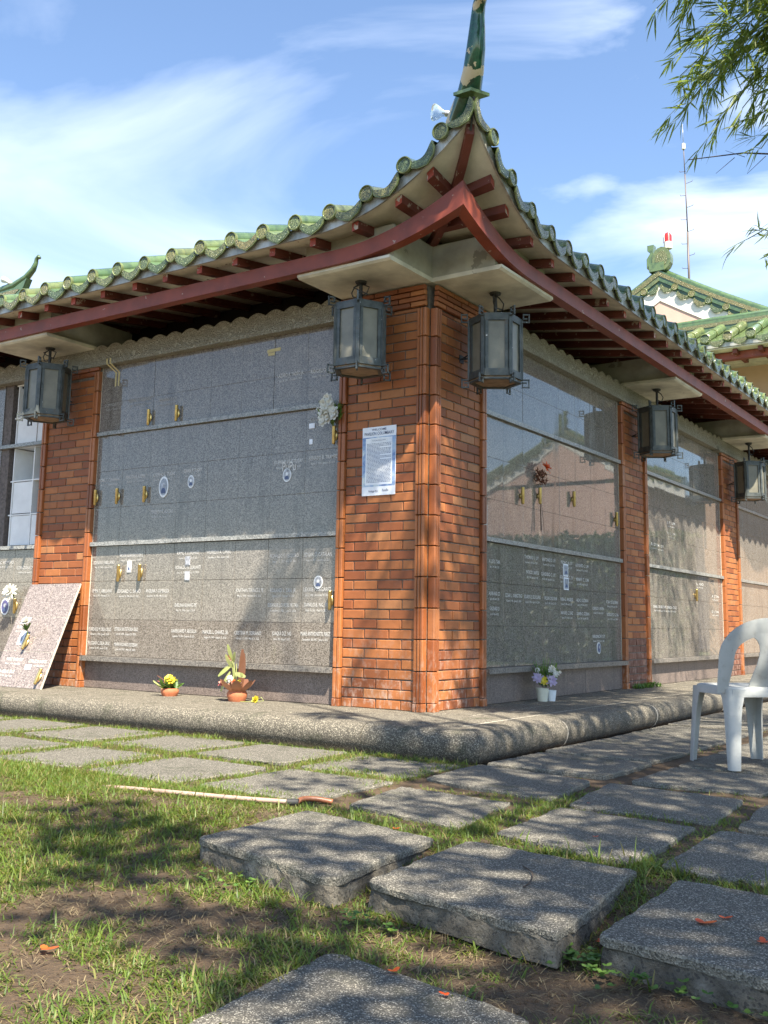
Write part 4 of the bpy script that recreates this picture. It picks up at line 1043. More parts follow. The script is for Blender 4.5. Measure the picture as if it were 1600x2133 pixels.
# reflector bulb on the roof corner
bl = tag(empty('reflector_bulb', (0.33, -0.41, 4.08)), 'clear glass reflector bulb in a grey socket beside the roof horn', 'bulb')
a = Vector((0.40, -0.40, 4.075)); b = Vector((0.262, -0.458, 4.105)); d = (b-a).normalized()
mb = MB(); mb.tube([a, a+d*.035, a+d*.06], [0.020, 0.022, 0.022], 'grey_metal', 10); mb.obj('socket', bl, smooth=True, sharp=40)
mb = MB(); mb.tube([a+d*.06, a+d*.075, a+d*.10, a+d*.125, a+d*.142, a+d*.152, a+d*.158], [0.018, 0.022, 0.042, 0.056, 0.060, 0.052, 0.02], 'bulb_glass', 18); mb.obj('glass', bl, smooth=True)
mb = MB(); mb.tube([a+d*.06, a+d*.085], [0.008, 0.004], 'grey_metal', 6); mb.obj('filament_mount', bl)

# ------------------------------------------------------------------ slab of granite leaning on the left pillar
lean = tag(empty('leaning_slab', (-3.93, -0.43, 0)), 'pinkish granite niche slab leaning against the brick pillar at far left', 'stone slab')
B0, B1 = Vector((-4.275, -0.435, 0.003)), Vector((-3.58, -0.430, 0.003)); T0, T1 = Vector((-4.335, -0.028, 0.905)), Vector((-3.645, -0.024, 0.912))
nrm = (B1-B0).cross(T0-B0).normalized(); nrm = -nrm if nrm.y > 0 else nrm
def lp(u, v, d): return (B0*(1-u)+B1*u)*(1-v) + (T0*(1-u)+T1*u)*v + nrm*d
for i in range(2):
    for j, (v0, v1) in enumerate(((0, .335), (.335, .668), (.668, 1.0))):
        mb = MB(); u0, u1 = (0, .5) if i == 0 else (.5, 1.0); g = 0.002
        v = [lp(u, w, d) for d in (-0.020, 0.0) for u, w in ((u0+g, v0+g), (u1-g, v0+g), (u1-g, v1-g), (u0+g, v1-g))]
        mb.add(v, [(0, 1, 2, 3), (7, 6, 5, 4), (0, 4, 5, 1), (1, 5, 6, 2), (2, 6, 7, 3), (3, 7, 4, 0)], 'granite_pink'); mb.obj('granite_panel', lean)
mb = MB(); v = [lp(u, w, d) for d in (-0.0195, -.0012) for u, w in ((0.001, 0.001), (.999, .001), (.999, .999), (.001, .999))]
mb.add(v, [(0, 1, 2, 3), (7, 6, 5, 4), (0, 4, 5, 1), (1, 5, 6, 2), (2, 6, 7, 3), (3, 7, 4, 0)], 'light_mortar'); mb.obj('backing', lean)
lx = (B1-B0).normalized(); ly = (T0-B0).normalized(); ly = (ly-lx*ly.dot(lx)).normalized(); LM = Matrix((lx, ly, lx.cross(ly))).transposed().to_4x4()
for s, u, v, w in (('PACIFICO RAMOS CRUZ', .30, .255, .23), ('CORAZON RAMOS', .76, .245, .24), ('LITA ABELLAS CRUZ', .22, .14, .24), ('FELIX P. CRUZ', .20, .565, .16)):
    me = join_meshes('inscription', [(text_mesh(s, w, .03), (0, 0)), (text_mesh('March 2, 1940 - May 9, 2020', w*.9, .017), (0, -.04))], 'white_letter')
    o = inst('inscription', me, (0, 0, 0), parent=None); M2 = LM.copy(); M2.translation = lp(u, v, 0.0015); o.matrix_world = M2; set_parent(o, lean)
for u, v in ((.43, .41), (.93, .10)):
    o = inst('brass_vase', VM, (0, 0, 0)); M2 = Matrix((-lx, nrm, ly)).transposed().to_4x4(); M2.translation = lp(u, v, 0.0); o.matrix_world = M2; set_parent(o, lean)
for u, v, w, h, m in ((.27, .46, .075, .13, 'paper'), (.62, .19, .08, .045, 'paper')):
    mb = MB(); du, dv = w/0.695/2, h/2; q = [lp(u-du, v-dv, .001), lp(u+du, v-dv, .001), lp(u+du, v+dv, .001), lp(u-du, v+dv, .001)]; q += [x+nrm*.002 for x in q]
    mb.add(q, [(0, 1, 2, 3), (7, 6, 5, 4), (0, 4, 5, 1), (1, 5, 6, 2), (2, 6, 7, 3), (3, 7, 4, 0)], m); 
    if h > .1: mb.add([x+nrm*.0005+(lp(u, v, .003)-x)*.5 for x in q[4:]], [(0, 1, 2, 3)], 'photo_grey')
    mb.obj('paper_card', lean)

# ------------------------------------------------------------------ flowers
def petal(mb, c, d, up, L, w, mat, curl=0.25, nseg=4):
    c, d, up = Vector(c), Vector(d).normalized(), Vector(up).normalized(); sx = d.cross(up).normalized(); up = sx.cross(d); v = []
    for i in range(nseg+1):
        q = i/nseg; ww = w/2*math.sin(math.pi*min(.97, .10+.80*q))**0.8; p = c + d*L*q + up*(curl*L*q*q)
        v += [p-sx*ww, p+sx*ww]
    mb.add(v, [(2*i, 2*i+1, 2*i+3, 2*i+2) for i in range(nseg)], mat)
def bloom(mb, c, axis, r, n, mat, layers=2, w=0.5, curl=-.2, centre=None):
    axis = Vector(axis).normalized(); a = axis.orthogonal().normalized(); b = axis.cross(a)
    for l in range(layers):
        for k in range(n):
            th = 2*math.pi*(k+.5*l)/n+random.uniform(-.12, .12); d = a*math.cos(th)+b*math.sin(th)
            d = (d*(1-.22*l)+axis*(.25+.55*l)); petal(mb, Vector(c)+axis*.003*l, d, axis, r*(1-.2*l)*random.uniform(.88, 1.08), r*w, mat, curl)
    if centre: mb.lathe([(0.0, -.004), (r*.2, 0), (r*.12, r*.12), (0, r*.15)], centre, 8, at=tuple(c))
def sprig(mb, c, L, n, spread, mat, w=0.012, up=(0, 0, 1), rnd=random):
    up = Vector(up).normalized(); a = up.orthogonal().normalized(); b = up.cross(a)
    for i in range(n):
        th = rnd.uniform(0, 6.28); s = rnd.uniform(.15, 1)*spread; d = (up+(a*math.cos(th)+b*math.sin(th))*s).normalized()
        petal(mb, c, d, up.cross(d).cross(d)*-1 if up.cross(d).length > .01 else a, L*rnd.uniform(.6, 1.1), w, mat, rnd.uniform(-.3, .1))
# white bouquet high on the left wall by the corner pillar
fl = tag(empty('white_bouquet', P('L', -0.884, 0.0, 2.09)), 'bunch of white flowers with leaves in a wall vase beside the corner pillar', 'flowers')
c0 = Vector(P('L', -0.884, -0.01, 2.08)); mb = MB(); mb2 = MB()
for i in range(9): mb2.tube([c0, c0+Vector((random.uniform(-.10, .06), random.uniform(-.06, .0), random.uniform(.06, .20)))], 0.003, 'stem_green', 5)
for i in range(16): sprig(mb2, c0+Vector((random.uniform(-.09, .07), random.uniform(-.05, 0), random.uniform(.02, .16))), 0.075, 6, 1.3, 'flower_leaf', .014)
mb2.obj('foliage', fl, recalc=False)
for dx, dz in ((-.02, .21), (-.045, .17), (.0, .165), (-.03, .13), (.01, .12), (-.055, .10), (-.02, .075), (-.075, .06), (.0, .05), (-.05, .025), (-.10, .13), (.055, .10), (.065, .06)):
    r = 0.042 if abs(dx) < .07 else .02
    bloom(mb, c0+Vector((dx, -.05-random.uniform(0, .025), dz)), (random.uniform(-.4, .6), -1, random.uniform(-.2, .5)), r, 6, 'petal_white', 2, .75)
mb.obj('blooms', fl, recalc=False)
# red and dried bouquet on the right wall
fl = tag(empty('dried_bouquet', P('R', -1.821, 0.0, 1.77)), 'dried bunch with one red lily in a vase on the right wall', 'flowers')
c0 = Vector(P('R', -1.821, -0.02, 1.76)); mb = MB()
for i in range(40): sprig(mb, c0+Vector((random.uniform(-.01, .04), random.uniform(-.06, .06), random.uniform(.02, .15))), 0.05, 3, 1.6, 'brown_spathe', .012)
for i in range(8): mb.tube([c0, c0+Vector((random.uniform(0, .02), random.uniform(-.05, .05), -.32-random.random()*.06))], 0.002, 'twig_brown', 4)
mb.obj('dried_stems', fl, recalc=False); mb = MB(); bloom(mb, c0+Vector((.04, .03, .19)), (.8, .1, .5), .065, 6, 'petal_red', 2, .5); mb.obj('lily', fl, recalc=False)
# white chrysanthemum at far left
fl = tag(empty('white_chrysanthemum', P('L', -4.62, 0.0, 0.78)), 'white chrysanthemum in a brass wall vase at the left picture edge', 'flowers')
c0 = Vector(P('L', -4.62, -0.02, 0.77)); mb = MB(); bloom(mb, c0+Vector((-.01, -.05, .07)), (.3, -1, .35), .085, 12, 'petal_white', 3, .3, -.15, 'petal_yellow'); mb.obj('bloom', fl, recalc=False)
mb = MB(); mb.tube([c0, c0+Vector((-.01, -.04, .07))], .004, 'stem_green', 5); sprig(mb, c0+Vector((0, -.02, .03)), .06, 5, 1.2, 'flower_leaf', .02); mb.obj('stem', fl, recalc=False)
# white rose on the leaning slab
fl = tag(empty('white_rose', lp(.43, .50, .03)), 'white rose with green leaves in a vase on the leaning granite slab', 'flowers')
c0 = lp(.43, .475, .03); mb = MB(); bloom(mb, c0+Vector((.01, -.03, .115)), (.1, -.6, .7), .055, 8, 'petal_white', 4, .7, .1); mb.obj('bloom', fl, recalc=False)
mb = MB(); mb.tube([c0-Vector((0, 0, .03)), c0+Vector((.01, -.03, .11))], .004, 'stem_green', 5); sprig(mb, c0+Vector((0, -.02, .04)), .075, 7, 1.0, 'flower_leaf', .03); mb.obj('stem', fl, recalc=False)
# clay pot with yellow flowers
def clay_pot(parent, c, r, h):
    mb = MB(); mb.lathe([(0, 0), (r*.80, 0), (r*.98, h*.45), (r, h*.75), (r*.86, h), (r*.78, h*.97), (r*.7, h*.6), (0, h*.55)], 'clay', 20, at=c); return mb.obj('pot', parent, smooth=True, sharp=50)
c = (-2.33, -0.15, 0.0)
fl = tag(empty('yellow_flower_pot', c), 'small clay pot with yellow flowers on the plinth under the left wall', 'potted flowers')
clay_pot(fl, c, .072, .062); mb = MB()
for i in range(9):
    a = random.uniform(0, 6.28); bloom(mb, (c[0]+.01+.055*math.cos(a)*random.random(), c[1]+.045*math.sin(a), .115+random.uniform(-.008, .03)), (math.cos(a)*.5, math.sin(a)*.5-.3, 1), .036, 9, 'petal_yellow', 2, .5)
mb.obj('blooms', fl, recalc=False); mb = MB()
for i in range(10): sprig(mb, (c[0]+random.uniform(-.05, .05), c[1]+random.uniform(-.04, .04), .06), .09, 3, 1.6, 'flower_leaf', .035)
petal(mb, (c[0]-.03, c[1]-.03, .05), (-.75, -.3, .45), (0, 0, 1), .12, .05, 'lily_leaf', .1); mb.tube([(c[0]-.02, c[1], .10), (c[0]-.14, c[1]-.01, .155)], .003, 'brown_spathe', 5)
petal(mb, (c[0]-.04, c[1], .10), (-1, -.2, .12), (0, 0, 1), .09, .035, 'petal_pink', .05); mb.obj('foliage', fl, recalc=False)
# clay pot with tall lily stems
c = (-1.60, -0.165, 0.0)
fl = tag(empty('lily_pot', c), 'clay pot with tall drooping lily stems and a dark spathe on the plinth', 'potted flowers')
clay_pot(fl, c, .078, .078); mb = MB()
for k in range(7): 
    a = 2*math.pi*k/7; petal(mb, (c[0]+.04*math.cos(a), c[1]+.04*math.sin(a), .072), (math.cos(a), math.sin(a), .55), (0, 0, 1), .125, .085, 'brown_spathe', .25)
for dx in (0, .016): petal(mb, (c[0]+.015+dx, c[1]+.01, .10), (.06, .02, 1), (0, -1, 0), .29-.03*(dx > 0), .055, 'brown_spathe', .03, 6)
mb.obj('spathe', fl, recalc=False); mb = MB()
for dx, h, lean_ in ((-.02, .27, -.03), (-.01, .24, -.02), (-.035, .31, -.03), (0.0, .22, .0)): mb.tube([(c[0]+dx*.4, c[1]-.01, .06), (c[0]+dx, c[1]-.015, .06+h*.5), (c[0]+dx+lean_, c[1]-.02, .06+h)], [.005, .004, .003], 'lily_leaf', 6)
for dx, z, dd, L in ((-.04, .27, (-.7, -.3, -.55), .14), (.0, .21, (1, -.25, -.15), .12), (-.035, .25, (-.3, -.4, .8), .11), (-.05, .22, (-.55, -.2, -1), .17), (-.02, .29, (.25, -.3, .6), .09), (-.03, .3, (-.25, -.3, .9), .13), (.03, .19, (.7, -.3, .2), .07)):
    petal(mb, (c[0]+dx, c[1]-.03, z), dd, (0, -1, .2), L, .035, 'lily_leaf', -.12, 5)
mb.obj('stems', fl, recalc=False); mb = MB()
for dx, z, m, r in ((-.075, .13, 'petal_white', .05), (-.05, .17, 'petal_white', .03), (-.13, .13, 'petal_pink', .032), (.035, .12, 'petal_white', .035), (-.01, .15, 'petal_red', .018), (-.065, .32, 'petal_pink', .028), (.045, .15, 'petal_yellow', .02)):
    bloom(mb, (c[0]+dx, c[1]-.03, z), (random.uniform(-.5, .5), -.7, .7), r, 6, m, 2, .6)
mb.obj('blooms', fl, recalc=False)
fl = tag(empty('fallen_bud', (-1.40, -.16, .0)), 'pale yellow fallen flower bud lying beside the lily pot', 'flower')
mb = MB(); bloom(mb, (-1.41, -.165, .022), (.2, -.8, .4), .034, 6, 'petal_yellow', 3, .7, .3); mb.tube([(-1.40, -.165, .02), (-1.355, -.17, .045), (-1.33, -.17, .02), (-1.40, -.175, .006), (-1.55, -.19, .004)], .0025, 'lily_leaf', 5); mb.obj('bud', fl, recalc=False)
# white cups with mixed flowers by the right wall
c = (0.105, 1.655, 0.0)
fl = tag(empty('mixed_flower_cups', c), 'two pale plastic cups with lilac, yellow and white flowers by the right wall', 'potted flowers')
mb = MB(); mb.lathe([(0, 0), (.040, 0), (.052, .105), (.049, .105), (.04, .02), (0, .02)], 'cup_cream', 18, at=(c[0]-.02, c[1]-.04, 0)); mb.obj('cup', fl, smooth=True, sharp=50)
mb = MB(); mb.lathe([(0, 0), (.030, 0), (.040, .088), (.037, .088), (.03, .02), (0, .02)], 'cup_white', 18, at=(c[0]+.025, c[1]+.035, 0)); mb.obj('cup', fl, smooth=True, sharp=50)
mb = MB(); ax = (.55, -.75, .35)
for du, z, m, r in ((-.10, .19, 'petal_lilac', .048), (-.045, .165, 'petal_yellow', .04), (.015, .17, 'petal_lilac', .05), (.02, .255, 'petal_white', .035), (.05, .225, 'petal_white', .03), (-.10, .25, 'petal_white', .022), (.085, .235, 'petal_white', .014)):
    bloom(mb, (c[0]+.05+du*.8, c[1]-.05+du*.55, z), ax, r, 9, m, 2, .5)
mb.obj('blooms', fl, recalc=False); mb = MB()
for i in range(24): sprig(mb, (c[0]+random.uniform(-.06, .06), c[1]+random.uniform(-.07, .06), random.uniform(.10, .20)), .13, 4, .9, 'flower_leaf', .014)
for i in range(9): petal(mb, (c[0], c[1], .16), (random.uniform(-.35, .35), random.uniform(-.3, .3), 1), (1, 0, 0), .19, .010, 'flower_leaf', 0.05)
mb.obj('foliage', fl, recalc=False)

# ------------------------------------------------------------------ plastic chair
CHX, CHY, CHA = 2.100, -0.018, math.radians(46.4)
chair = tag(empty('plastic_chair', (CHX, CHY, -0.15)), 'worn grey white plastic stacking chair on the paved walk', 'chair')
chair.rotation_euler = (0, 0, CHA); bpy.context.view_layer.update()
CMW = chair.matrix_world.copy()
def cpart(mb, name, smooth=True, sharp=45, bev=0):
    me = mb.mesh(name, smooth)
    if smooth: me.set_sharp_from_angle(angle=math.radians(sharp))
    o = bpy.data.objects.new(name, me); link(o); o.parent = chair
    if bev: 
        m = o.modifiers.new('b', 'BEVEL'); m.width = bev; m.segments = 2; m.limit_method = 'ANGLE'; m.angle_limit = math.radians(40)
    return o
mb = MB(); N = 40; rings = []
def sq(r, a, p=5.0):
    c, s = math.cos(a), math.sin(a); k = (abs(c)**p+abs(s)**p)**(-1/p); return r*k*c, r*k*s
for r, z in ((0.0, .425), (.10, .426), (.165, .432), (.195, .440), (.207, .436), (.212, .424), (.212, .392), (.205, .390), (.200, .418), (.10, .416), (0, .415)):
    rings.append([(sq(r, 2*math.pi*i/N)[0], sq(r, 2*math.pi*i/N)[1]*1.0, z) for i in range(N)])
v = [q for rr in rings for q in rr]; mb.add(v, [(i*N+j, i*N+(j+1) % N, (i+1)*N+(j+1) % N, (i+1)*N+j) for i in range(len(rings)-1) for j in range(N)], 'chair_plastic'); cpart(mb, 'seat')
for sx in (-1, 1):
    for sy in (-1, 1):
        mb = MB(); v = []; K = 9; th = 0.007
        for i in range(K+1):
            q = i/K; z = 0.425*(1-q); wid = 0.050+0.022*(1-q)+0.035*(1-q)**7; cx = sx*(.206+.020*q); cyy = sy*(.205+.025*q) - (0.012*q if sy < 0 else 0)
            r = min(.022, wid*.5)
            outer = [(0, -wid), (0, -r), (-r*.3, -r*.3), (-r, 0), (-wid, 0)]
            inner = [(-wid, -th), (-r-th*.2, -th), (-r*.3-th, -r*.3-th), (-th, -r-th*.2), (-th, -wid)]
            for a, b in outer+inner: v.append((cx+sx*a, cyy+sy*b, z))
        n = 10; mb.add(v, [(i*n+j, i*n+(j+1) % n, (i+1)*n+(j+1) % n, (i+1)*n+j) for i in range(K) for j in range(n)] + [tuple(range(n)), tuple(K*n+j for j in range(n))], 'chair_plastic'); cpart(mb, 'leg', True, 50)
def back_pt(x, z, d):
    y = -.150 - .20*(z-.42) - .75*(.065-x*x)*min(1, max(0, (z-.42)/.14)); return (x, y-d, z)
mb = MB()
def strip_grid(rows):
    """rows: list of point lists (x,z); builds a closed shell with thickness"""
    n = len(rows[0]); m = len(rows); v = []
    for d in (0.0, 0.013):
        for r_i, r in enumerate(rows):
            for j, (x, z) in enumerate(r):
                e = 0.004 if j in (0, n-1) else 0; v.append(back_pt(x, z, d + (e if d == 0 else -e)))
    f = []; o = m*n
    for i in range(m-1):
        for j in range(n-1): a = i*n+j; f += [(a, a+1, a+n+1, a+n), (o+a+n, o+a+n+1, o+a+1, o+a)]
        for j in (0, n-1): a = i*n+j; f.append((a, a+n, o+a+n, o+a))
    for i in (0, m-1):
        for j in range(n-1): a = i*n+j; f.append((a, a+1, o+a+1, o+a))
    mb.add(v, f, 'chair_plastic')
rows = []; 
def outer(q):
    if q < .3: k = q/.3; return (-.252-.004*k, .405+.195*k)
    if q > .7: k = (1-q)/.3; return (.252+.004*k, .405+.195*k)
    a = math.pi*(1-(q-.3)/.4); return (.256*math.cos(a), .60+.215*max(0.0, math.sin(a))**.9)
def inner(q):
    if q < .3: k = q/.3; return (-.190+.012*k, .405+.185*k)
    if q > .7: k = (1-q)/.3; return (.190-.012*k, .405+.185*k)
    a = math.pi*(1-(q-.3)/.4); return (.178*math.cos(a), .59+.130*max(0.0, math.sin(a))**.85)
for i in range(49):
    q = i/48; O, I = outer(q), inner(q); rows.append([(O[0]+(I[0]-O[0])*k/4, O[1]+(I[1]-O[1])*k/4) for k in range(5)])
strip_grid(rows)
rows = []
for z, w in ((.405, .062), (.44, .066), (.48, .064), (.52, .058), (.56, .050), (.60, .042), (.635, .038), (.665, .043), (.69, .058), (.71, .082), (.73, .10)): rows.append([(-w+2*w*k/6, z) for k in range(7)])
strip_grid(rows); cpart(mb, 'backrest', True, 40)
mb = MB(); v = []   # apron below the splat
for x in np.linspace(-.19, .19, 9): v += [(x, -.207-.004*math.cos(x*8), .385), (x, -.207-.004*math.cos(x*8), .425), (x, -.196, .425), (x, -.196, .385)]
mb.add(v, [(4*i+j, 4*i+(j+1) % 4, 4*i+4+(j+1) % 4, 4*i+4+j) for i in range(8) for j in range(4)] + [(0, 1, 2, 3), (32, 33, 34, 35)], 'chair_plastic'); cpart(mb, 'apron')

# ------------------------------------------------------------------ hose, petals, twig
def gz(x, y): return float(ground_z(x, y))
ho = tag(empty('garden_hose', (0.2, -2.7, -0.17)), 'faded pink garden hose with orange end lying in the grass', 'hose')
def spline(pts, n=8):
    out = []
    for i in range(len(pts)-1):
        p0, p1, p2, p3 = (Vector(pts[max(0, min(len(pts)-1, j))]) for j in (i-1, i, i+1, i+2))
        for k in range(n):
            t = k/n; out.append(.5*((2*p1)+(-p0+p2)*t+(2*p0-5*p1+4*p2-p3)*t*t+(-p0+3*p1-3*p2+p3)*t**3))
    return out+[Vector(pts[-1])]
hp_ = spline([(-.35, -2.74, -.195), (-.05, -2.735, -.166), (.267, -2.727, -.152), (.665, -2.633, -.153), (.875, -2.549, -.156)])
mb = MB(); mb.tube(hp_, .0105, 'hose_pink', 10); mb.obj('tube', ho, smooth=True)
mb = MB(); mb.tube([(.86, -2.555, -.157), (.905, -2.532, -.156)], .015, 'black_iron', 10); mb.obj('clamp', ho, smooth=True, sharp=40)
mb = MB(); mb.tube(spline([(.895, -2.538, -.160), (.885, -2.48, -.152), (.92, -2.43, -.154), (.98, -2.39, -.165)], 5), .0115, 'hose_orange', 10); mb.obj('orange_end', ho, smooth=True)
PET = [((1.471, -4.252), 0, .032, 'red orange petal fallen on the sunlit grass at lower left'), ((2.269, -3.86), .02, .022, 'scarlet petal on the edge of the nearest slab'), ((2.843, -3.288), 1, .034, 'largest scarlet petal lying on the lower right slab'),
       ((2.876, -3.21), 1, .022, 'thin orange petal beside the largest one on the lower right slab'), ((2.60, -3.36), 0, .032, 'crumpled orange petal in the gap between two front slabs'), ((3.01, -3.36), 1, .026, 'orange petal at the right edge of the lower right slab'),
       ((1.522, -2.717), 0, .018, 'small red petal at the back edge of the leftmost raised slab'), ((2.203, -2.446), 1, .014, 'tiny orange petal on the dappled middle slab'), ((1.906, -1.80), 1, .012, 'tiny red petal on the dark slab before the chair'), ((2.45, -3.92), .02, .018, 'brownish petal curled on the nearest slab')]
for (x, y), onslab, L, lab in PET:
    z = -0.148 if onslab == 1 else (-0.229 if onslab == .02 else gz(x, y)+.012)
    o = tag(empty('fallen_petal', (x, y, z)), lab, 'petal', 'fallen flame tree petals'); mb = MB()
    for k in range(3): petal(mb, (x, y, z+.002), (math.cos(k*2.2+x*9), math.sin(k*2.2+x*9), .04), (0, 0, 1), L*(1, .7, .5)[k], L*.6, 'petal_red', .12)
    mb.obj('petal_blade', o, recalc=False)
tw = tag(empty('fallen_twig', (2.2, -3.1, -.148)), 'thin dark curved twig lying on the middle front slab', 'twig')
mb = MB(); mb.tube(spline([(2.20, -3.02, -.146), (2.27, -3.10, -.142), (2.31, -3.20, -.143), (2.315, -3.25, -.146)], 4), .0025, 'twig_brown', 5); mb.obj('stick', tw)

# ------------------------------------------------------------------ grass, straw
right_v, down_v, fwd_v = np.array(right), np.array(down), np.array(fwd); cam_v = np.array(CAM)
def in_view(x, y, z, margin=90):
    q = np.stack([x, y, z], -1)-cam_v; d = q @ fwd_v; u = 800+F_PX*(q @ right_v)/np.maximum(d, .05); v = CY_PX+F_PX*(q @ down_v)/np.maximum(d, .05)
    return (d > .3) & (u > -margin*4) & (u < 1600+margin*4) & (v > 1300) & (v < 2133+margin*3)
BARE = [(-.02, -3.09, .62, .17), (.38, -2.80, .30, .10), (1.39, -3.33, .34, .16), (1.62, -3.78, .30, .13), (1.62, -4.34, .30, .12), (1.76, -4.02, .30, .10), (2.25, -3.63, .36, .08), (2.5, -3.80, .3, .09), (1.22, -3.92, .25, .07), (2.95, -3.66, .4, .08), (-1.0, -3.2, .5, .12), (.9, -2.75, .16, .06)]
def grass_density(x, y):
    d = 0.48 + 1.1*(vnoise(x, y, 2.6, 1)-.38) + .7*(vnoise(x, y, 7, 2)-.5)
    d = np.where(x < 0.9, d+.45, d)
    d = d + .45*smooth01((.75-x)/.4)*smooth01((y+2.75)/.2)
    for cx, cy_, rx, ry in BARE:
        a = math.radians(-36); dx, dy = x-cx, y-cy_; u = (dx*math.cos(a)-dy*math.sin(a))*0+dx; e = (u/rx)**2+(dy/ry)**2; d = d - 1.05*np.exp(-e*1.4)
    rim = np.full_like(d, 9.0)
    for q in SLABS:
        sd = np.full_like(d, 9.0); lawn = max(p[0] for p in q) < 1.0
        for (ax, ay), (bx2, by2) in zip(q, q[1:]+q[:1]):
            L = math.hypot(bx2-ax, by2-ay); sd = np.minimum(sd, ((bx2-ax)*(y-ay)-(by2-ay)*(x-ax))/L)
        rim = np.minimum(rim, np.where(sd < 0, -sd, 0))
        w = .03+.085*vnoise(x, y, 5, 8) if lawn else .006+.02*vnoise(x, y, 9, 8)
        d = np.where(sd > w, -1, d)
    paved = (x > 0.9) & (y > -2.6); d = np.where(paved & (d > -.9), np.where((x > 1.68) & (x < 1.84) & (y < -1.4), .75, 0.02+.75*(vnoise(x, y, 1.9, 9)-.40)) + np.where(y < -1.75, .30, -.05), d)
    gap = (y > -3.5) & (y < -2.6) & (x > 1.0) & (rim < .07); d = np.where(gap & (d > -.9), d+.35, d)
    d = np.where((x > -9) & (x < .9) & (y > -.89), -1, d); d = np.where((x < .9) & (y > -.89), -1, d)
    return d
def blades(n_t, xr, yr, L0, W0, per, seed, keep=1.0, flat=0.0, lift=0.0, spread=0.012, droop=0.5):
    r = np.random.default_rng(seed); x = r.uniform(*xr, n_t); y = r.uniform(*yr, n_t); z = ground_z(x, y)
    d = grass_density(x, y); ok = (r.random(n_t) < d*keep) & in_view(x, y, z); x, y = x[ok], y[ok]; dd = np.clip(d[ok], .3, 1.2)
    x = np.repeat(x, per)+r.normal(0, spread, len(x)*per); y = np.repeat(y, per)+r.normal(0, spread, len(y)*per); dd = np.repeat(dd, per); z = ground_z(x, y)-.004
    n = len(x); th = r.uniform(0, 2*np.pi, n); L = L0*r.uniform(.45, 1.25, n)*(.7+.4*dd); tilt = r.uniform(.45, 1.45, n) if not flat else r.uniform(1.35, 1.56, n)
    dirx, diry = np.cos(th), np.sin(th); sxv, syv = -diry, dirx; W = W0*r.uniform(.6, 1.3, n)
    h1, o1 = np.cos(tilt)*L*.55, np.sin(tilt)*L*.55; t2 = np.clip(tilt+r.uniform(.1, droop+.2, n), 0, 1.9 if not flat else 1.58); h2, o2 = h1+np.cos(t2)*L*.5, o1+np.sin(t2)*L*.5
    h2 = np.maximum(h2, .002); z = z+lift
    V = np.empty((n, 5, 3)); 
    V[:, 0] = np.stack([x-sxv*W/2, y-syv*W/2, z], -1); V[:, 1] = np.stack([x+sxv*W/2, y+syv*W/2, z], -1)
    V[:, 2] = np.stack([x+dirx*o1-sxv*W*.42, y+diry*o1-syv*W*.42, z+h1], -1); V[:, 3] = np.stack([x+dirx*o1+sxv*W*.42, y+diry*o1+syv*W*.42, z+h1], -1)
    V[:, 4] = np.stack([x+dirx*o2, y+diry*o2, z+h2], -1)
    return V
def blade_object(name, Vs, mat, label, cat):
    V = np.concatenate(Vs); n = len(V); me = bpy.data.meshes.new(name); b = np.arange(n)*5
    me.vertices.add(n*5); me.vertices.foreach_set('co', V.reshape(-1))
    loops = np.stack([b, b+1, b+3, b+2, b+2, b+3, b+4], -1).reshape(-1); st = np.stack([np.arange(n)*7, np.arange(n)*7+4], -1).reshape(-1)
    me.loops.add(n*7); me.loops.foreach_set('vertex_index', loops); me.polygons.add(n*2); me.polygons.foreach_set('loop_start', st)
    me.materials.append(MATS[mat]); me.update(calc_edges=True); me.validate()
    o = bpy.data.objects.new(name, me); link(o); return tag(o, label, cat, kind='stuff'), n
g, ng = blade_object('grass', [blades(26000, (-3.0, 3.4), (-4.9, -2.5), .036, .0038, 9, 1), blades(24000, (-7.5, 2.6), (-2.75, -0.88), .036, .004, 7, 2), blades(2200, (-2.5, 3.2), (-4.7, -2.6), .075, .005, 7, 3, spread=.02, droop=.7), blades(5000, (.88, 2.6), (-2.6, 3.5), .045, .004, 6, 4)], 'grass', 'short patchy lawn grass around the paving slabs', 'grass')
s_, ns = blade_object('dry_straw', [blades(16000, (-2.0, 3.4), (-4.9, -2.4), .05, .0022, 1, 5, .55, flat=1, lift=.006), blades(9000, (-6, 1.0), (-2.7, -0.9), .045, .0024, 1, 6, .35, flat=1, lift=.006)], 'dry_grass', 'dry straw and clippings strewn over the bare soil', 'straw')
# straw also lies on bare ground, where nothing grows
r = np.random.default_rng(77); n = 5200; cs = [BARE[i] for i in r.integers(0, len(BARE), n)]
bx = np.array([c[0]+r.normal(0, c[2]*.9) for c in cs]); by = np.array([c[1]+r.normal(0, c[3]*1.2) for c in cs])
ok = np.ones(n, bool)
for q in SLABS:
    sd = np.full(n, 9.0)
    for (ax, ay), (bx2, by2) in zip(q, q[1:]+q[:1]): sd = np.minimum(sd, ((bx2-ax)*(by-ay)-(by2-ay)*(bx-ax))/math.hypot(bx2-ax, by2-ay))
    ok &= sd < -.005
bx, by = bx[ok], by[ok]; n = len(bx); th = r.uniform(0, 6.28, n); L = r.uniform(.006, .045, n)*r.choice([1, 1, 1, 1.5], n); W = r.uniform(.0009, .0026, n); z = ground_z(bx, by)+.006
z2 = ground_z(bx+np.cos(th)*L, by+np.sin(th)*L)+.006+r.uniform(0, .012, n); V = np.empty((n, 5, 3)); cx_, sx_ = np.cos(th), np.sin(th)
V[:, 0] = np.stack([bx+sx_*W/2, by-cx_*W/2, z], -1); V[:, 1] = np.stack([bx-sx_*W/2, by+cx_*W/2, z], -1)
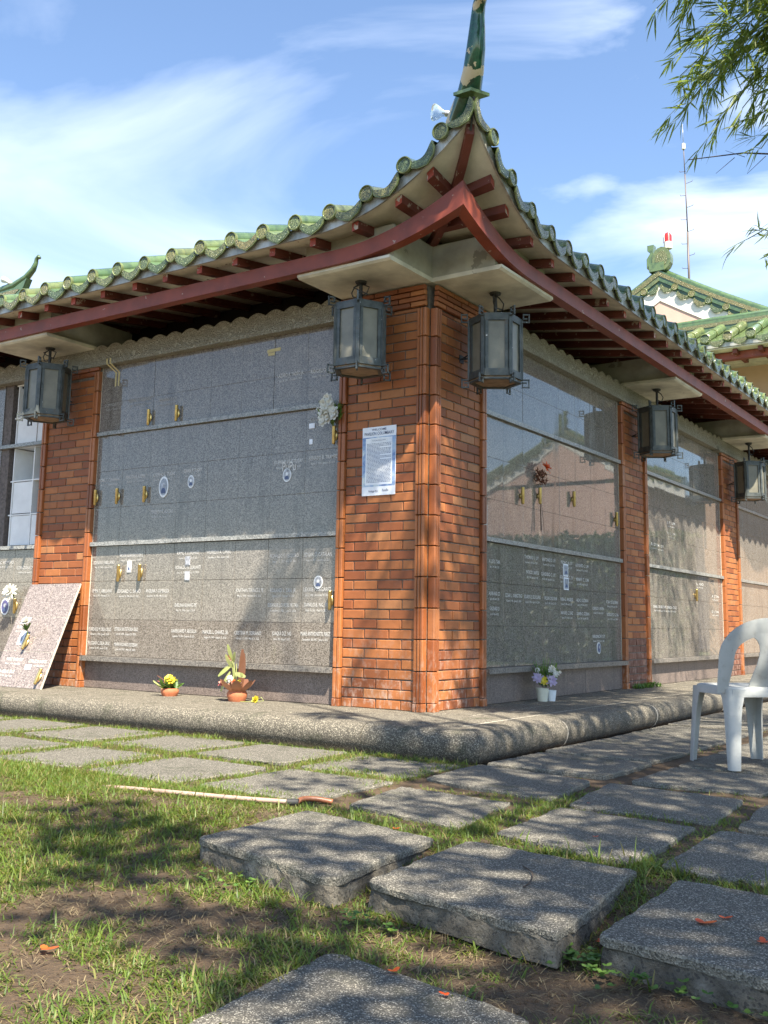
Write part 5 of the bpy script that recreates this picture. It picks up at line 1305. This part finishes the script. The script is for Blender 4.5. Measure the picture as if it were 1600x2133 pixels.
V[:, 2] = np.stack([bx+cx_*L*.6+sx_*W/2, by+sx_*L*.6-cx_*W/2, z*.4+z2*.6+.003], -1); V[:, 3] = np.stack([bx+cx_*L*.6-sx_*W/2, by+sx_*L*.6+cx_*W/2, z*.4+z2*.6+.003], -1); V[:, 4] = np.stack([bx+cx_*L, by+sx_*L, z2], -1)
blade_object('straw_litter', [V], 'dry_grass', 'loose pale straw lying on the bare brown earth', 'straw')
# crumbs of earth and grit on the bare patches
r = np.random.default_rng(31); n = 20000; bx = r.uniform(-1.6, 3.3, n); by = r.uniform(-4.8, -2.6, n); dn = grass_density(bx, by)
ok = (dn > -.5) & (r.random(n) < np.clip(.9-dn, .05, 1)); bx, by = bx[ok], by[ok]; n = len(bx); bz = ground_z(bx, by); sz = .0022+.0045*r.random(n)**3
octa = np.array([[1, 0, 0], [0, 1, 0], [-1, 0, 0], [0, -1, 0], [0, 0, .8], [0, 0, -.8]]); V = (octa[None]*r.uniform(.6, 1.3, (n, 6, 1)))*sz[:, None, None]+np.stack([bx, by, bz+sz*.3], -1)[:, None]
of = np.array([[0, 1, 4], [1, 2, 4], [2, 3, 4], [3, 0, 4], [1, 0, 5], [2, 1, 5], [3, 2, 5], [0, 3, 5]])
me = bpy.data.meshes.new('soil_crumbs'); me.from_pydata(V.reshape(-1, 3).tolist(), [], (of[None]+np.arange(n)[:, None, None]*6).reshape(-1, 3).tolist()); me.materials.append(MATS['soil'])
tag(link(bpy.data.objects.new('soil_crumbs', me)), 'crumbs of brown earth and grit on the bare patches', 'soil', kind='stuff')
# clover-like weeds at the foot of the raised slabs
wd = MB(); rr = random.Random(5)
for i in range(260):
    seg = rr.choice([(1.06, 1.78, -3.46), (1.78, 1.88, -3.40), (1.87, 2.56, -3.56), (2.55, 2.66, -3.5), (2.64, 3.3, -3.57)]); x = rr.uniform(seg[0], seg[1]); y = seg[2]-abs(rr.gauss(0, .045)); z = gz(x, y)
    if vnoise(x, y, 5, 21) < .5: continue
    h = rr.uniform(.012, .04)
    for k in range(3): petal(wd, (x, y, z+h), (math.cos(k*2.1+i), math.sin(k*2.1+i), .2), (0, 0, 1), rr.uniform(.010, .017), .014, 'flower_leaf', .1, 2)
tag(wd.obj('clover_weeds', None, recalc=False), 'small round-leaved weeds at the foot of the front slabs', 'weeds', kind='stuff')
wd = MB()
for i in range(50):
    x, y = rr.uniform(.0, .10), rr.uniform(3.85, 4.42); sprig(wd, (x, y, 0), .06, 4, 1.0, 'flower_leaf', .012, rnd=rr)
tag(wd.obj('pillar_weeds', None, recalc=False), 'green weeds sprouting at the foot of the second pillar', 'weeds', kind='stuff')

# ------------------------------------------------------------------ bamboo arching in from the right
def leaf_cloud(V, B, D, U, L, W, r):
    """append lens-shaped leaves: base B, direction D, facing U (all (n,3))"""
    S = np.cross(D, U); S /= np.linalg.norm(S, axis=1, keepdims=True)+1e-9; U2 = np.cross(S, D); L = L[:, None]; W = W[:, None]
    V.append(np.stack([B, B+D*L*.28-S*W*.5, B+D*L*.28+S*W*.5, B+D*L*.66-S*W*.38-U2*L*.05, B+D*L*.66+S*W*.38-U2*L*.05, B+D*L-U2*L*.14], 1))
def leaf_object(name, Vs, mat, parent):
    V = np.concatenate(Vs); n = len(V); b = np.arange(n)*6; me = bpy.data.meshes.new(name)
    me.vertices.add(n*6); me.vertices.foreach_set('co', V.reshape(-1).astype(np.float32))
    loops = np.stack([b, b+1, b+2, b+1, b+3, b+4, b+2, b+3, b+5, b+4], -1).reshape(-1); a = np.arange(n)*10; st = np.stack([a, a+3, a+7], -1).reshape(-1)
    me.loops.add(n*10); me.loops.foreach_set('vertex_index', loops); me.polygons.add(n*3); me.polygons.foreach_set('loop_start', st)
    me.materials.append(MATS[mat]); me.update(calc_edges=True); me.validate(); o = bpy.data.objects.new(name, me); link(o)
    return set_parent(o, parent)
def unit(v): return v/(np.linalg.norm(v, axis=-1, keepdims=True)+1e-9)
bam = tag(empty('bamboo_clump', (5.2, 1.2, -0.18)), 'bamboo with narrow green leaves arching in from the upper right', 'bamboo')
rb = np.random.default_rng(21); LV = []; bw = MB()
def frond(a, b, sag, nodes, per, Lm, spread=.5):
    a, b = np.array(a, float), np.array(b, float); pts = []
    for i in range(9): q = i/8; pts.append(a*(1-q)+b*q + np.array([0, 0, sag*4*q*(1-q)]))
    bw.tube([Vector(p) for p in pts], [.006*(1-.75*i/8)+.0012 for i in range(9)], 'culm', 5)
    pts = np.array(pts)
    for q in np.linspace(.12, 1.0, nodes):
        i = min(7, int(q*8)); k = q*8-i; p = pts[i]*(1-k)+pts[i+1]*k; d = unit(pts[min(8, i+1)]-pts[max(0, i-1)])
        tw = unit(d + rb.normal(0, .75, 3)+np.array([0, 0, -.15])); tl = rb.uniform(.08, .26)*spread*2*(1.1-.5*q); e = p+tw*tl
        bw.tube([Vector(p), Vector(p*.4+e*.6+np.array([0, 0, .01])), Vector(e)], [.0022, .0016, .001], 'culm', 4)
        n = int(per*rb.uniform(.6, 1.3))
        s = rb.random(n)**.7; B = p+np.outer(s, e-p); D = unit(tw*.9+d*.35+rb.normal(0, .42, (n, 3))+np.array([-.10, -.05, -.20]))
        leaf_cloud(LV, B, D, unit(rb.normal(0, .6, (n, 3))+np.array([0, -.3, .8])), Lm*rb.uniform(.55, 1.2, n), .0098*rb.uniform(.7, 1.25, n), rb)
for a, b, sag, nodes, per, Lm in [((3.3, -.5, 4.9), (2.05, -1.05, 3.93), .12, 17, 9, .14), ((3.2, -.4, 4.6), (2.16, -.93, 3.70), .10, 18, 10, .14), ((3.1, -.3, 4.5), (2.24, -.86, 3.58), .10, 18, 10, .14), ((3.1, -.2, 4.4), (2.10, -.90, 3.34), .16, 17, 8, .14),
        ((3.2, -.2, 4.3), (2.40, -.72, 3.40), .10, 18, 10, .14), ((3.2, 0, 4.2), (2.46, -.60, 3.20), .10, 16, 9, .14), ((3.2, -.6, 4.8), (2.30, -1.0, 4.02), .08, 20, 11, .14), ((3.3, -.6, 4.6), (2.44, -.85, 3.80), .06, 20, 11, .14), ((3.3, -.4, 4.5), (2.52, -.75, 3.62), .06, 20, 11, .14),
        ((3.4, .2, 4.2), (2.52, -.50, 2.98), .12, 12, 6, .13), ((3.6, .6, 4.0), (2.62, -.1, 2.78), .12, 12, 6, .12), ((3.2, .0, 3.1), (2.37, -.60, 2.70), .06, 12, 7, .11), ((3.2, .1, 2.9), (2.43, -.52, 2.62), .06, 12, 7, .11), ((3.1, -.8, 5.0), (2.36, -1.2, 4.15), .06, 18, 10, .14), ((3.4, -.1, 4.7), (2.62, -.62, 3.92), .08, 18, 10, .14), ((3.4, 0, 4.6), (2.60, -.55, 3.45), .08, 18, 10, .14)]:
    frond(a, b, sag, nodes, per, Lm)
    if b[2] > 3.15:
        for _ in range(3): frond(np.array(a)+rb.normal(0, .15, 3), np.array(b)+np.array([.10, .06, .06])+rb.normal(0, .10, 3), sag, nodes, per+4, Lm*.92)
for a, b in (((3.9, 4.6, 5.4), (2.2, 5.4, 3.75)), ((3.8, 4.4, 5.0), (1.9, 4.6, 3.55)), ((3.7, 4.2, 5.2), (2.0, 4.2, 3.9)), ((3.9, 4.8, 5.0), (2.5, 6.0, 3.9))): frond(a, b, .1, 16, 9, .15)
bw.tube([Vector((2.60, -.52, 3.16)), Vector((2.38, -.66, 3.17)), Vector((2.13, -.84, 3.12))], [.006, .004, .0025], 'twig_brown', 5)
for q, dz in ((.25, -.10), (.55, -.09), (.45, .04)):
    p = Vector((2.60, -.52, 3.16)).lerp(Vector((2.13, -.84, 3.12)), q); bw.tube([p, p+Vector((-.09, -.05, dz))], [.002, .001], 'twig_brown', 4)
# culms and the high crown that shades the right wall
for i in range(9):
    bx_, by_ = 5.0+rb.uniform(-.5, .7), 1.0+rb.uniform(-.7, .7); tx, ty, tz = 3.2+rb.uniform(-.6, 1.6), -.4+rb.uniform(-.6, 2.2), 5.6+rb.uniform(0, 2.2)
    bw.tube(spline([(bx_, by_, -.2), (bx_*.9+tx*.1, by_*.9+ty*.1, 2.4), (bx_*.6+tx*.4, by_*.6+ty*.4, 4.8), (tx, ty, tz)], 6), list(np.linspace(.04, .006, 19)), 'culm', 8)
def crown_cluster(V, c, rad, n, L, W, r, squash=.7):
    c = np.array(c); d = unit(r.normal(0, 1, (n, 3))); q = r.random(n)**.45; B = c + d*(q*rad)[:, None]*np.array([1, 1, squash])
    D = unit(d*.6 + r.normal(0, .6, (n, 3)) + np.array([0, 0, -.25])); leaf_cloud(V, B, D, unit(r.normal(0, .7, (n, 3))+np.array([0, 0, .9])), L*r.uniform(.6, 1.2, n), W*r.uniform(.7, 1.2, n), r)
S_ = np.array(SUN)
BAMV = []
for tx, ty, tz, dist, rad, n in [(0, 1.2, .6, 6.6, .62, 620), (0, 1.9, 1.2, 7.2, .7, 760), (0, 2.7, .7, 7.0, .7, 760), (0, 3.4, 1.2, 7.5, .6, 520), (.4, 2.2, 0, 8.0, .7, 650), (.5, 1.0, 0, 7.5, .6, 450), (0, 2.3, 1.9, 6.8, .6, 560), (.8, 3.2, -.1, 8.5, .7, 560), (1.3, 1.4, -.15, 8.0, .7, 520), (1.4, 3.0, -.15, 8.5, .7, 520), (0, 4.2, .5, 7.5, .45, 260), (0, 5.2, 1.0, 7.2, .40, 170), (0, 6.2, .6, 7.6, .35, 130), (2.2, 2.0, -.15, 8.6, .8, 560), (2.1, 3.6, -.15, 9, .8, 460), (0, 1.1, 1.4, 6.8, .55, 480), (0, 3.0, 1.5, 6.6, .6, 560), (0, 3.7, .4, 7.2, .5, 420), (0, 1.5, .2, 7.4, .55, 460), (0, 2.4, .3, 7.3, .6, 560), (0, 3.3, .3, 7.8, .55, 460),
        (.76, -.5, 3.5, 5.0, .5, 380), (.76, .3, 3.4, 5.0, .55, 480), (.76, 1.1, 3.4, 5.1, .55, 480), (.76, 1.9, 3.4, 5.0, .55, 480), (.76, 2.7, 3.4, 5.1, .55, 480), (.76, 3.5, 3.4, 5.2, .55, 480), (.76, 4.3, 3.4, 5.2, .55, 420), (.76, 5.1, 3.4, 5.4, .5, 330), (-.45, -.26, 2.45, 5.5, .4, 420), (.28, .46, 2.5, 5.3, .4, 420), (0, 3.9, 1.5, 6.8, .45, 420), (0, 3.95, .6, 7.0, .45, 420), (0, 3.9, 2.3, 6.6, .4, 320)]:
    c = np.array([tx, ty, tz])+S_*dist; wall = tx == 0 and ty < 4; crown_cluster(BAMV, c, rad, int(n*(1.7 if wall else 1)), .17, .036 if wall else .022, rb)
    bw.tube(spline([(5.0, 1.0, 4.2), tuple(c*.5+np.array([2.5, .5, 2.3])), tuple(c)], 4), [.016]*4+[.01]*3+[.006]*2, 'culm', 5)
bw.obj('culms', bam, smooth=True); leaf_object('crown', LV+BAMV, 'bamboo_leaf', bam)

# flame tree standing right of the photographer; its crown dapples the walk
tree = tag(empty('flame_tree', (7.6, -5.6, -0.2)), 'broad flame tree right of the walk whose crown dapples the slabs', 'tree')
tb = MB(); rt = np.random.default_rng(8); TV = []
tb.tube(spline([(7.6, -5.6, -.25), (7.5, -5.5, 1.5), (7.3, -5.2, 3.2), (7.0, -4.9, 4.4)], 6), list(np.linspace(.24, .14, 19)), 'bark', 12)
TG = [(1.45, -1.35, 7.5, .62, 560), (2.1, -1.5, 8, .7, 700), (2.75, -1.9, 8, .7, 650), (1.35, -2.35, 7.0, .45, 300), (2.2, -2.35, 7.5, .55, 430), (2.9, -2.7, 7.8, .6, 480), (1.45, -3.1, 7.2, .42, 260), (2.15, -3.2, 7.0, .48, 320), (2.9, -3.4, 7.4, .5, 360), (2.35, -4.05, 7.0, .40, 220), (1.25, -.4, 8.4, .65, 600), (2.1, -.4, 8.6, .75, 750), (2.8, .3, 8.8, .7, 500), (1.3, .5, 8.8, .6, 460), (.75, -1.2, 7.8, .42, 260), (.35, -.75, 8.2, .36, 190), (.75, -3.30, 7.4, .36, 330), (.30, -3.20, 7.3, .26, 170), (1.0, -3.55, 7.2, .3, 200), (1.75, -3.80, 7.0, .34, 210), (2.1, -4.0, 6.9, .3, 180), (1.35, -3.95, 7.0, .25, 120), (-.15, 0.0, 8.6, .30, 110), (-1.4, 0.05, 8.8, .20, 60), (.15, .45, 8.5, .40, 200), (3.3, -1.2, 8.6, .8, 560), (.55, -2.05, 7.8, .25, 90), (-.5, -.5, 8.5, .22, 70)]
for tx, ty, dist, rad, n in TG:
    z0 = -.15 if ty < -.2 or tx > .3 else 1.0
    c = np.array([tx, ty, z0])+S_*dist
    crown_cluster(TV, c, rad, int(n*(.48 if ty < -2.0 else (.75 if ty < -1.1 else 1.0))), .13, .062, rt, .55)
    tb.tube(spline([(7.0, -4.9, 4.4), tuple(c*.55+np.array([7.0, -4.9, 4.6])*.45+np.array([0, 0, .3])), tuple(c)], 5), list(np.linspace(.06, .008, 11)), 'bark', 6)
for i in range(26):
    c = np.array([7.6+rt.normal(0, 1.5), -5.4+rt.normal(0, 1.6), 6.9+rt.normal(0, .6)]); crown_cluster(TV, c, .6, 150, .13, .062, rt, .55)
tb.obj('trunk', tree, smooth=True); leaf_object('crown', TV, 'tree_leaf', tree)

# ------------------------------------------------------------------ gabled hall behind, with its twin to the right
def gable_hall(x0, y0, label, skirt=True):
    H = tag(empty('gabled_hall', (x0, y0, -0.2)), label, 'building'); A = 8.0
    def vz(x): return A - .63*abs(x) + .028*x*x
    o = lambda x, y, z: (x0+x, y0+y, z)
    mb = MB(); mb.box(*((-5.2, 5.2, .35) if skirt else (-3.3, 3.3, .0)), 11, -.2, 6.2 if skirt else 5.75, 'beige_wall' if skirt else 'pink_wall', o); mb.obj('wall', H)
    if skirt: mb = MB(); mb.box(-5.25, 5.25, .32, .36, 5.0, 5.03, 'white_band', o); mb.obj('string_course', H)
    xs = [-5+.5*i for i in range(21)]
    mb = MB(); mb.prism([(x, vz(x)-.62) for x in np.linspace(-2.5, 2.5, 13)] + [(2.5, 5.90), (-2.5, 5.90)], -.04, .34, 'pink_wall', lambda a, b, d: o(a, d, b)); mb.obj('gable_wall', H)
    for sg in (-1, 1):
        ts = np.linspace(0, 4.6, 12)
        def band(z0, z1, y0_, y1_, mat, nm):
            mb = MB(); mb.prism([(sg*t, vz(t)+z1) for t in ts] + [(sg*t, vz(t)+z0) for t in ts[::-1]], y0_, y1_, mat, lambda a, b, d: o(a, d, b)); return mb.obj(nm, H)
        band(-.66, -.30, -.058, .20, 'white_band', 'barge_band'); band(-.32, -.22, -.075, .30, 'dark_green_band', 'barge_board'); band(-.235, .0, -.10, .30, 'glaze_green', 'verge_ridge'); band(-.13, -.04, -.112, -.099, 'glaze_relief', 'verge_relief')
        mb = MB(); mb.tube([Vector(o(sg*t, .06, vz(t)+.02)) for t in ts], .075, 'glaze_green', 10); mb.obj('verge_cap', H, smooth=True)
        mb = MB(); mb.prism([(sg*t, vz(t)-.05) for t in ts] + [(sg*t, vz(t)-.17) for t in ts[::-1]], .25, 11.5, 'glaze_green', lambda a, b, d: o(a, d, b)); mb.obj('roof_slope', H)
        t = .16; k = 0
        while t < 4.4:
            z = vz(t)-.25; ang = math.atan2(vz(t+.05)-vz(t-.05), .1)*sg
            if k % 2: inst('verge_tile', HD, o(sg*t, -.10, z+.03), (0, ang, math.pi), H)
            else: inst('verge_drip', HP, o(sg*t, -.09, z-.03), (0, ang, math.pi), H)
            t += .17; k += 1
    # skirt roof under the gable
    if skirt:
        mb = MB(); mb.box(-5.9, 5.9, -.16, -.03, 6.42, 6.72, 'glaze_green', o); mb.obj('skirt_ridge', H)
        mb = MB(); mb.box(-5.9, 5.9, -.172, -.16, 6.58, 6.66, 'glaze_relief', o); mb.obj('skirt_relief', H)
        mb = MB(); mb.tube([Vector(o(-5.9, -.09, 6.74)), Vector(o(5.9, -.09, 6.74))], .06, 'glaze_green', 10); mb.obj('skirt_cap', H, smooth=True)
        mb = MB(); mb.prism([(-.14, 6.45), (-1.25, 5.98), (-1.25, 5.92), (.4, 5.95), (.4, 6.45)], -6.6, 6.6, 'glaze_green', lambda a, b, d: o(d, a, b)); mb.obj('skirt_slope', H)
        mb = MB(); mb.box(-6.6, 6.6, -1.24, -1.20, 5.84, 5.93, 'fascia_metal', o); mb.obj('fascia', H)
        mb = MB(); mb.box(-6.2, 6.2, -.95, -.80, 5.66, 5.80, 'red_paint', o); mb.obj('eave_beam', H)
        mb = MB(); mb.box(-6.5, 6.5, -1.22, .40, 5.81, 5.835, 'cream_soffit', o); mb.obj('soffit', H)
        x = -6.3
        while x < 6.4:
            inst('eave_tile', HB, o(x, -1.30, 6.03), (0, 0, math.pi), H); inst('drip_tile', HP, o(x+.21, -1.29, 5.98), (0, 0, math.pi), H); x += .42
        x = -6.1
        while x < 6.3:
            mb = MB(); mb.box(x, x+.08, -1.15, -.3, 5.72, 5.80, 'red_rafter', o); mb.obj('rafter', H); x += .46
    # ridge beast on the apex
    mb = MB()
    mb.box(-.20, .12, -.12, .12, A-.02, A+.16, 'glaze_green', o)
    mb.prism([(-.26, A+.08), (-.05, A+.08), (-.05, A+.30), (-.12, A+.42), (-.10, A+.58), (-.24, A+.58), (-.24, A+.46), (-.18, A+.40), (-.26, A+.28)], -.08, .08, 'glaze_green', lambda a, b, d: o(a, d, b))
    mb.prism([(.06+.20*math.cos(a), A+.24+.26*math.sin(a)) for a in np.linspace(0, 2*math.pi, 17)[:-1]], -.09, .09, 'glaze_green', lambda a, b, d: o(a, d, b))
    mb.prism([(.06+.13*math.cos(a), A+.24+.17*math.sin(a)) for a in np.linspace(0, 2*math.pi, 17)[:-1]], -.10, -.088, 'glaze_relief', lambda a, b, d: o(a, d, b)); mb.obj('ridge_beast', H)
    return H
def hall_tiles():
    mb = MB(); R = .095; mb.tube([(0, 0, 0), (0, -.55, .24), (0, -1.15, .50)], R*.92, 'glaze_green', 12, cap=False); mb.tube([(0, -.5, .215), (0, -.53, .23)], R*1.06, 'glaze_edge', 12); mb.lathe([(R, -.02), (R*1.05, .01), (R*.9, .02), (R*.86, .012)], 'glaze_edge', 16, axis='Y'); mb.lathe([(0, -.02), (R*.87, -.02), (R*.87, .013), (0, .016)], 'glaze_relief', 16, axis='Y'); b = mb.mesh('eave_tile', True); b.set_sharp_from_angle(angle=math.radians(40))
    mb = MB(); R = .075; mb.lathe([(R, -.1), (R*1.05, .0), (R*.9, .012), (R*.84, .005)], 'glaze_edge', 16, axis='Y'); mb.lathe([(0, -.02), (R*.85, -.02), (R*.85, .006), (0, .009)], 'glaze_relief', 16, axis='Y'); d = mb.mesh('verge_tile', True); d.set_sharp_from_angle(angle=math.radians(40))
    ol = [(-.13, .0), (-.06, -.03), (.06, -.03), (.13, .0), (.135, -.05), (.09, -.11), (.0, -.145), (-.09, -.11), (-.135, -.05)]
    mb = MB(); mb.prism(ol, 0, .014, 'glaze_edge', lambda a, z, q: (a, q, z)); mb.prism([(a*.88, -.07+(z+.07)*.86) for a, z in ol], .008, .018, 'glaze_relief', lambda a, z, q: (a, q, z)); p = mb.mesh('drip_tile')
    return b, d, p
HB, HD, HP = hall_tiles()
hall = gable_hall(-2.98, 14.0, 'hall with pink gable, white barge band and green tiles behind the right roof')
# twin hall further right, out of the picture but mirrored in the polished granite
gable_hall(11.6, 28.5, 'hall with pink gable mirrored in the polished granite of the right wall', False)
bc = tag(empty('warning_beacon', (-2.80, 14.0, 8.45)), 'red and white warning light on the ridge of the gabled hall', 'beacon')
mb = MB(); mb.lathe([(0, 8.46), (.085, 8.46), (.085, 8.60), (0, 8.60)], 'white_band', 14, at=(-2.80, 14.0, 0)); mb.obj('base', bc, smooth=True, sharp=40)
mb = MB(); mb.lathe([(0, 8.602), (.08, 8.602), (.082, 8.74), (.05, 8.80), (0, 8.81)], 'beacon_red', 14, at=(-2.80, 14.0, 0)); mb.obj('lens', bc, smooth=True, sharp=40)
mb = MB()
for k in range(6): a = k*math.pi/3; mb.tube([(-2.8+.095*math.cos(a), 14+.095*math.sin(a), 8.6), (-2.8+.095*math.cos(a), 14+.095*math.sin(a), 8.78), (-2.8+.04*math.cos(a), 14+.04*math.sin(a), 8.85)], .006, 'white_band', 4)
mb.obj('cage', bc)
ms = tag(empty('radio_mast', (-2.52, 14.4, 7.7)), 'slender steel mast with climbing rungs rising behind the gabled hall', 'mast')
mb = MB(); mb.tube([(-2.50, 14.4, 7.0), (-2.50, 14.4, 8.9)], .024, 'mast_metal', 8); mb.tube([(-2.50, 14.4, 8.9), (-2.52, 14.4, 10.2)], .014, 'mast_metal', 8); mb.tube([(-2.52, 14.4, 10.2), (-2.535, 14.4, 10.9)], .010, 'mast_metal', 8); mb.tube([(-2.535, 14.4, 10.9), (-2.54, 14.4, 11.35)], .006, 'grey_metal', 6); mb.obj('pole', ms, smooth=True)
mb = MB(); mb.lathe([(0, 10.78), (.04, 10.78), (.04, 10.90), (0, 10.90)], 'white_band', 10, at=(-2.534, 14.4, 0)); mb.obj('collar', ms)
for i in range(9):
    mb = MB(); z = 8.1+.27*i; s = 1 if i % 2 else -1; mb.tube([(-2.5, 14.4, z), (-2.5+s*.13, 14.4, z+.02), (-2.5+s*.135, 14.4, z+.05)], .006, 'mast_metal', 4); mb.obj('rung', ms)

# roof of another pavilion far left, only its ridge end clears our eave
rv = tag(empty('rear_pavilion', (-15.5, 8.0, -0.2)), 'pavilion roof with upturned green ridge tail at the left picture edge', 'building')
mb = MB(); mb.box(-19, -13.6, 6.6, 12, -.2, 6.3, 'beige_wall'); mb.obj('wall', rv)
mb = MB(); pr = [(-19, 7.18, .09), (-16, 7.15, .09), (-14.2, 7.17, .09), (-13.55, 7.22, .085), (-13.2, 7.32, .075), (-13.0, 7.46, .06), (-12.93, 7.58, .045), (-12.92, 7.66, .04), (-12.86, 7.70, .04), (-12.82, 7.66, .03)]
mb.tube([(x, 6.0, z) for x, z, r in pr], [r for x, z, r in pr], 'glaze_green', 12); mb.obj('ridge_tail', rv, smooth=True)
mb = MB(); mb.prism([(-19, 6.85), (-13.45, 6.85), (-13.25, 7.0), (-13.1, 7.28), (-13.5, 7.14), (-19, 7.10)], 5.93, 6.07, 'glaze_green', lambda a, b, d: (a, d, b)); mb.obj('ridge_wall', rv)
mb = MB(); mb.prism([(-19, 6.98), (-13.5, 6.98), (-13.3, 7.08), (-13.4, 7.10), (-19, 7.07)], 5.92, 5.931, 'glaze_relief', lambda a, b, d: (a, d, b)); mb.obj('ridge_relief', rv)
mb = MB(); mb.prism([(5.9, 6.9), (4.4, 6.2), (4.4, 6.1), (7.6, 6.1), (7.6, 6.2), (6.1, 6.9)], -19, -13.1, 'glaze_green', lambda a, b, d: (d, a, b)); mb.obj('roof_slope', rv)
for k in range(9):
    x = -13.3-.36*k; inst('verge_tile', HD, (x, 5.86, 6.84), (0, 0, math.pi), rv); inst('drip_tile', HP, (x-.18, 5.87, 6.80), (0, 0, math.pi), rv)
fl = tag(empty('roof_floodlight', (-13.75, 5.95, 7.3)), 'small white floodlight on the far left roof ridge', 'floodlight')
mb = MB(); mb.tube([(-13.62, 5.95, 7.26), (-13.72, 5.93, 7.33), (-13.82, 5.90, 7.37)], [.04, .045, .07], 'white_band', 10); mb.tube([(-13.62, 5.95, 7.26), (-13.55, 5.97, 7.22)], .02, 'grey_metal', 6); mb.obj('lamp_head', fl, smooth=True)
# unseen hedge, added so the granite mirrors something dark below the pink gable
hg = tag(empty('added_hedge', (6.2, 14.5, -0.19)), 'unseen dark green hedge added to darken the reflection low in the right wall', 'hedge')
mb = MB(); mb.box(2.6, 10.4, 14.2, 15.0, -.2, 2.45, 'dark_green_band'); mb.obj('hedge_core', hg)
rh = np.random.default_rng(4); n = 7000; B = np.stack([rh.uniform(2.5, 10.5, n), rh.choice([14.12, 14.6], n, p=[.8, .2])+rh.normal(0, .07, n), rh.uniform(-.1, 2.5, n)], -1); top = B[:, 1] > 14.35; B[top, 2] = 2.48+rh.normal(0, .06, top.sum()); B[top, 1] = rh.uniform(14.1, 15.1, top.sum())
HV = []; leaf_cloud(HV, B, unit(rh.normal(0, 1, (n, 3))+np.array([0, -.3, .2])), unit(rh.normal(0, .6, (n, 3))+np.array([0, -.8, .4])), .13*rh.uniform(.6, 1.2, n), .07*rh.uniform(.7, 1.2, n), rh)
leaf_object('foliage', HV, 'tree_leaf', hg)
